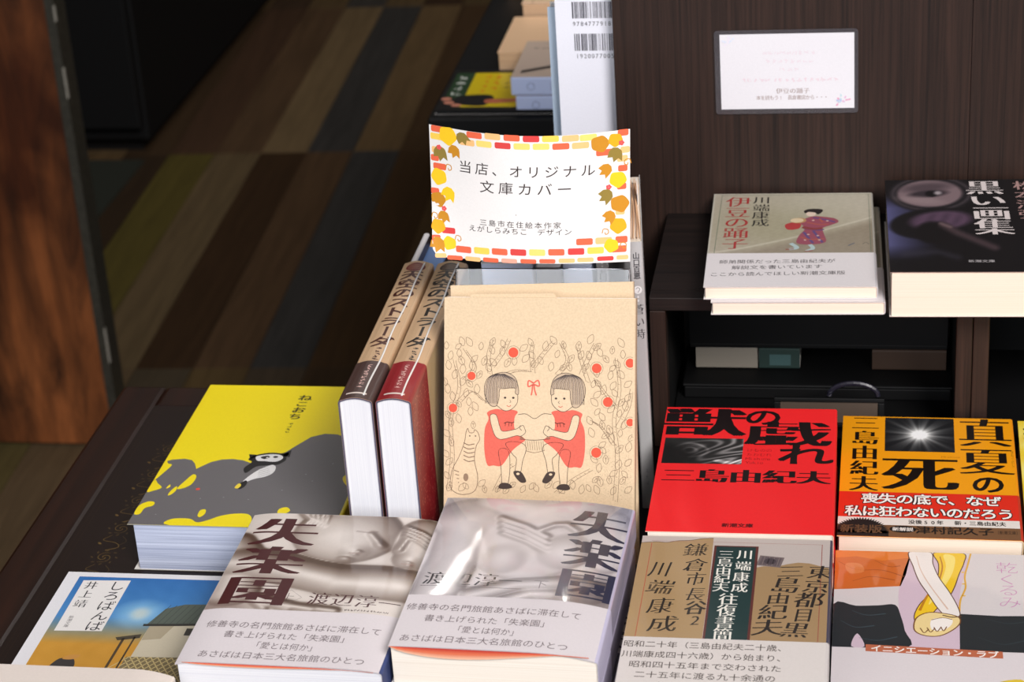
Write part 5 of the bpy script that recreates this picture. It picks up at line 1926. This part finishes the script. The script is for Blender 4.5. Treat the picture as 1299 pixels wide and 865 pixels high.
def reflection_block(label, xr, T):  # upright slab added in place of a bluish reflection in the acrylic
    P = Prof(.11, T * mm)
    b = book('book', label, 'book', 70, 142, T, [(206, 220, 250), (212, 226, 254), (206, 220, 250), (230, 236, 248)], None, 'gloss', 'pages_white', 'pale blue reflection stand-ins', origin='back')
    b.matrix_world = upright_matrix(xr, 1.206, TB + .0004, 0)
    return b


reflection_block('thick pale blue block standing in for a reflection in the clear stand, left of the grey book', -.2055, 32)
reflection_block('thinner pale blue block standing in for a reflection in the clear stand, beside the grey paperback', -.1690, 18)
b = book('book', 'grey book standing between the two pale blue stand-ins, behind the clear stand', 'book', 66, 139, 15.5, [(140, 134, 140)] * 3, None, 'gloss', 'pages_white', origin='back')
b.matrix_world = upright_matrix(-.1885, 1.208, TB + .0004, 0)

# ------------------------------------------------------------------ low ledge behind, tall white book with barcodes
lg = empty('back_table', (.06, 1.52, 0))
tag(lg, 'narrow black table behind the shelf, carrying the tall white book', 'table')
MB().box((-.285, -.138, TB - .02), (.26, .14, TB)).build('tabletop', M['black'], lg)
for sx in (-.27, .235):
    for sy in (-.12, .11):
        MB().box((sx, sy, 0), (sx + .02, sy + .02, TB - .0202)).build('leg', M['black'], lg, bevel=.001)


def barcode(A, x0, y0, y1, n, seed):
    rng = random.Random(seed)
    x = x0
    while x < x0 + n:
        w = rng.choice((.33, .33, .66, .66, .99))
        A.rect(x, y0, x + w, y1, (40, 38, 52), 2)
        x += w + rng.choice((.33, .33, .66, .99))


def art_white():
    A = Art()
    barcode(A, 11.3, 44.3, 55.6, 31.5, 5)
    barcode(A, 12.0, 66.2, 78.0, 31.5, 9)
    for i, q in enumerate('9784777918'): A.ch(q, 12.4 + i * 2.62, 59.2, 4.1, 4.3, (50, 48, 60), 'G', 3)
    for i, q in enumerate('1920077005'): A.ch(q, 13.6 + i * 2.62, 81.6, 4.1, 4.3, (50, 48, 60), 'G', 3)
    return A


def upright_facing(root, x, y, z, lean):
    root.matrix_world = Matrix.Translation((x, y, z)) @ Matrix.Rotation(R(90 - lean), 4, 'X')


wb = book('magazine', 'tall white book showing barcodes on its back cover, standing behind the sign', 'book', 210, 297, 9, [(226, 226, 236)] * 3 + [(206, 210, 222)], art_white(), 'gloss', 'pages_white', origin='tail')
upright_facing(wb, -.2098 + .105, 1.392, TB + .0002, 0)
wb2 = book('magazine', 'pale blue grey book edge standing behind the tall white barcode book', 'book', 206, 246, 12, [(186, 204, 224)] * 3 + [(60, 46, 56)], None, 'gloss', 'pages_white', origin='tail')
upright_facing(wb2, -.2166 + .103, 1.4065, TB + .0002, 0)

# ------------------------------------------------------------------ pinned card on the shelf back
def art_card():
    A = Art()
    g, p = (150, 126, 120), (221, 208, 215)
    A.marks(13, 27, 62, 3.8, 9, p, 3, 11, across=True)
    A.marks(18.6, 29, 61, 3.8, 8, p, 3, 12, across=True)
    A.marks(24.2, 38, 52, 3.8, 3, p, 3, 13, across=True)
    A.marks(31.4, 13, 77, 4.0, 16, (221, 202, 210), 3, 14, across=True)
    A.htext('伊豆の踊子', 36, 58, 39.0, 4.0, g, 'M', 3)
    A.htext('本を読もう!　長倉書店から・・・', 23, 70, 43.6, 3.4, g, 'G', 3, w=3.2)
    rng = random.Random(2)
    for cx, cy, s in ((79, 46.5, 5), (6, 4.5, 4)):
        for k in range(14):
            a, r_ = rng.uniform(0, 6.28), rng.uniform(.6, s)
            c = ((236, 170, 200), (190, 200, 236), (232, 190, 220), (200, 224, 232))[k % 4] if s == 5 else ((226, 232, 246), (240, 232, 244))[k % 2]
            A.ell(cx + r_ * math.cos(a), cy + r_ * .8 * math.sin(a), 1.0, .6, tuple(q * .93 for q in c), 2 + k, 10, math.degrees(a))
    return A


cd = empty('display_card', (-.0575, 1.3705, 1.38 - .4725))
tag(cd, 'white laminated card pinned on the dark shelf back, above the dancer paperbacks', 'card')
cd.rotation_euler = (0, R(-.4), 0)
m, nt, b_ = new_mat('laminate_film')
b_.inputs['Base Color'].default_value = (.10, .09, .10, 1)
b_.inputs['Roughness'].default_value = .12
b_.inputs['Alpha'].default_value = .45
A = Art().rrect(0, 0, 93, 57.5, 2.2, (160, 150, 152), 0)
mb = MB()
prof = [(x * mm, y * mm) for x, y in A.items[0][0]]
n = len(prof)
V = [(x, 0.0, z) for x, z in prof] + [(x, -.0004, z) for x, z in prof]
mb.add(V, [tuple(range(n)), tuple(range(2 * n - 1, n - 1, -1))] + [(i, i + n, (i + 1) % n + n, (i + 1) % n) for i in range(n)])
mb.build('laminate', m, cd)
mb = MB().box((-.0428, -.0009, -.0252), (.0440, -.0005, .0262), (222, 219, 224))
art_card().lay(mb, lambda u, v, h: np.stack([u - .0428, np.full_like(u, -.0009) - h, .0262 - v], 1))
mb.build('card', M['matte'], cd)

# ------------------------------------------------------------------ second display table further back, with its books
rt = empty('display_plinth', (-.05, 2.3, 0))
tag(rt, 'black display plinth further back, carrying the yellow and pale blue books', 'table')
MB().box((-.352, -.448, .0), (.36, .45, TB - .025)).build('body', M['black'], rt)
MB().box((-.354, -.450, TB - .0248), (.362, .452, TB)).build('tabletop', M['deep_black'], rt, bevel=.002)


def far_book(label, x0, ytop, z, W, D, T, cols, A, group=None, yaw=0, turn=0, pg='pages_tan'):
    b = book('book', label, 'book', W, D, T, cols, A, 'gloss', pg, group)
    b.rotation_euler = (0, 0, R(turn + yaw))
    if turn: b.location = (x0 + D * mm / 2, ytop - W * mm / 2, z)
    else: b.location = (x0 + W * mm / 2, ytop - D * mm / 2, z)
    return b


def art_yellow_mag():
    A = Art()
    A.rect(0, 0, 200, 200, (26, 24, 24), 1)
    A.rect(22, 9, 200, 104, (222, 196, 20), 2)
    A.rect(4, 9, 22, 80, (40, 66, 40), 2)
    for i, q in enumerate('新しい本'): A.marks(12, 12 + i * 16, 28 + i * 16, 13, 1, (210, 214, 206), 3, 20 + i)
    for i, (t, x, c) in enumerate((('読みもの', 36, (226, 120, 30)), ('物語集', 46, (226, 120, 30)), ('文庫案内', 58, (110, 90, 20)), ('短い話', 76, (120, 100, 30)))): A.marks(x, 14, 66 - i * 6, 8, len(t), c, 3, 30 + i)
    A.rect(64, 12, 98, 24, (228, 206, 196), 3)
    A.blob([(18, 74), (40, 70), (50, 78), (44, 100), (22, 98), (14, 86)], (28, 26, 28), 4)
    for cx, cy in ((6, 82), (10, 92), (18, 99)): A.ell(cx, cy, 5, 4, (214, 140, 116), 5)
    A.blob([(44, 84), (66, 82), (80, 80), (84, 86), (66, 92), (46, 94)], (200, 110, 80), 5)
    for k in range(4): A.ell(88 + 4 * (k % 2), 76 + 5 * k, 3.6, 2.6, (70, 64, 30), 5)
    return A


far_book('black and yellow paperback lying on the far plinth, left of the pale blue pair', -.399, 1.972, TB + .0002, 118, 112, 4.5, [(24, 22, 24)] * 3, art_yellow_mag(), pg='deep_black')
pb, gr = (184, 196, 230), (206, 184, 168)


def art_pale(P, top):
    A = Art()
    m_ = P.spine_mid / mm
    A.ring(m_, 130, 3.6, 3.6, .6, (120, 132, 170), 3)
    for k in range(3): A.rect(m_ - 3.4 + k * 2.8, 76, m_ - 2.4 + k * 2.8, 112, (128, 138, 172), 3)
    if top:
        A.poly([(93, 141), (85, 141), (70, 114), (78, 114)], (66, 58, 54), 3)
        A.marks(22, 96, 140, 6, 5, (110, 98, 90), 3, 40)
        A.rect(8, 8, 9, 130, (150, 134, 124), 3)
        A.rect(84, 20, 86, 110, (140, 124, 114), 3)
    return A


Pp = Prof(.105, .017)
for i, (z, x0) in enumerate(((TB + .0002, -.3225), (TB + .0180, -.3262))):
    far_book(('lower pale blue spined book on the far plinth', 'beige covered book with pale blue spine on the far plinth, upper of two')[i], x0, 1.966, z, 105, 148, 17, [gr, pb, gr, (170, 174, 190)], art_pale(Pp, i == 1), 'pale blue spined pair', turn=-90)
cr_ = (240, 200, 160)


def art_cream_far(seed):
    A = Art()
    for x in (22, 38, 64): A.marks(x, 10, 106, 12, 6, (216, 116, 96), 3, 41 + x)
    A.rect(10, 10, 11, 120, (190, 150, 116), 2)
    return A


far_book('plain cream book on the far plinth, behind the beige covered one', -.3570, 2.083, TB + .0002, 120, 112, 22, [cr_] * 3, None)
far_book('cream book with red lettering on the far plinth', -.3500, 2.205, TB + .0002, 128, 118, 34, [(240, 204, 170)] * 3, art_cream_far(1))
far_book('dark navy book at the rear edge of the far plinth, left of the cream stack', -.388, 2.34, TB + .0002, 40, 118, 42, [(28, 30, 52), (40, 50, 90), (28, 30, 52)], None)


def art_mosaic():
    A = Art()
    rng = random.Random(4)
    for _ in range(120): A.ell(rng.uniform(4, 116), rng.uniform(4, 116), rng.uniform(2, 6), rng.uniform(2, 5), tuple([rng.choice((60, 110, 150, 90))] * 3), 2, 9)
    return A


far_book('cream and grey patterned book at the back of the far plinth', -.3460, 2.335, TB + .0002, 122, 124, 44, [(206, 180, 160)] * 3, art_mosaic())

# ------------------------------------------------------------------ unseen lamps added deep in the shop for glints on the clear wrapper
def add_glint_lamp(x, y, z0, z1, rad, glow):
    o = empty('glint_lamp', (x, y, 3.1))
    tag(o, 'unseen glowing lamp added for the glints on the clear wrapper', 'lamp', 'added glint lamps')
    MB().tube([(0, 0, 0), (0, 0, z1 + .03 - 3.1)], .004).build('cord', M['black'], o)
    MB().tube([(0, 0, z1 + .04 - 3.1), (0, 0, z1 - 3.1)], [rad * .5, rad * 1.02], n=20).build('cap', M['black'], o)
    m_, nt_, b2 = new_mat('lamp_glass')
    b2.inputs['Base Color'].default_value = (.9, .88, .84, 1)
    b2.inputs['Emission Color'].default_value = (1, .96, .92, 1)
    b2.inputs['Emission Strength'].default_value = glow
    MB().tube([(0, 0, z1 - 3.1), (0, 0, z0 + rad * .4 - 3.1), (0, 0, z0 - 3.1)], [rad, rad, rad * .6], n=20).build('lamp_shade', m_, o)
    return o


for x, r_, z0, z1, g in ((-.77, .024, 2.30, 2.66, 50), (-.50, .050, 2.24, 2.70, 45), (-.24, .026, 2.30, 2.66, 50)):
    add_glint_lamp(x, 2.85, z0, z1, r_, g)
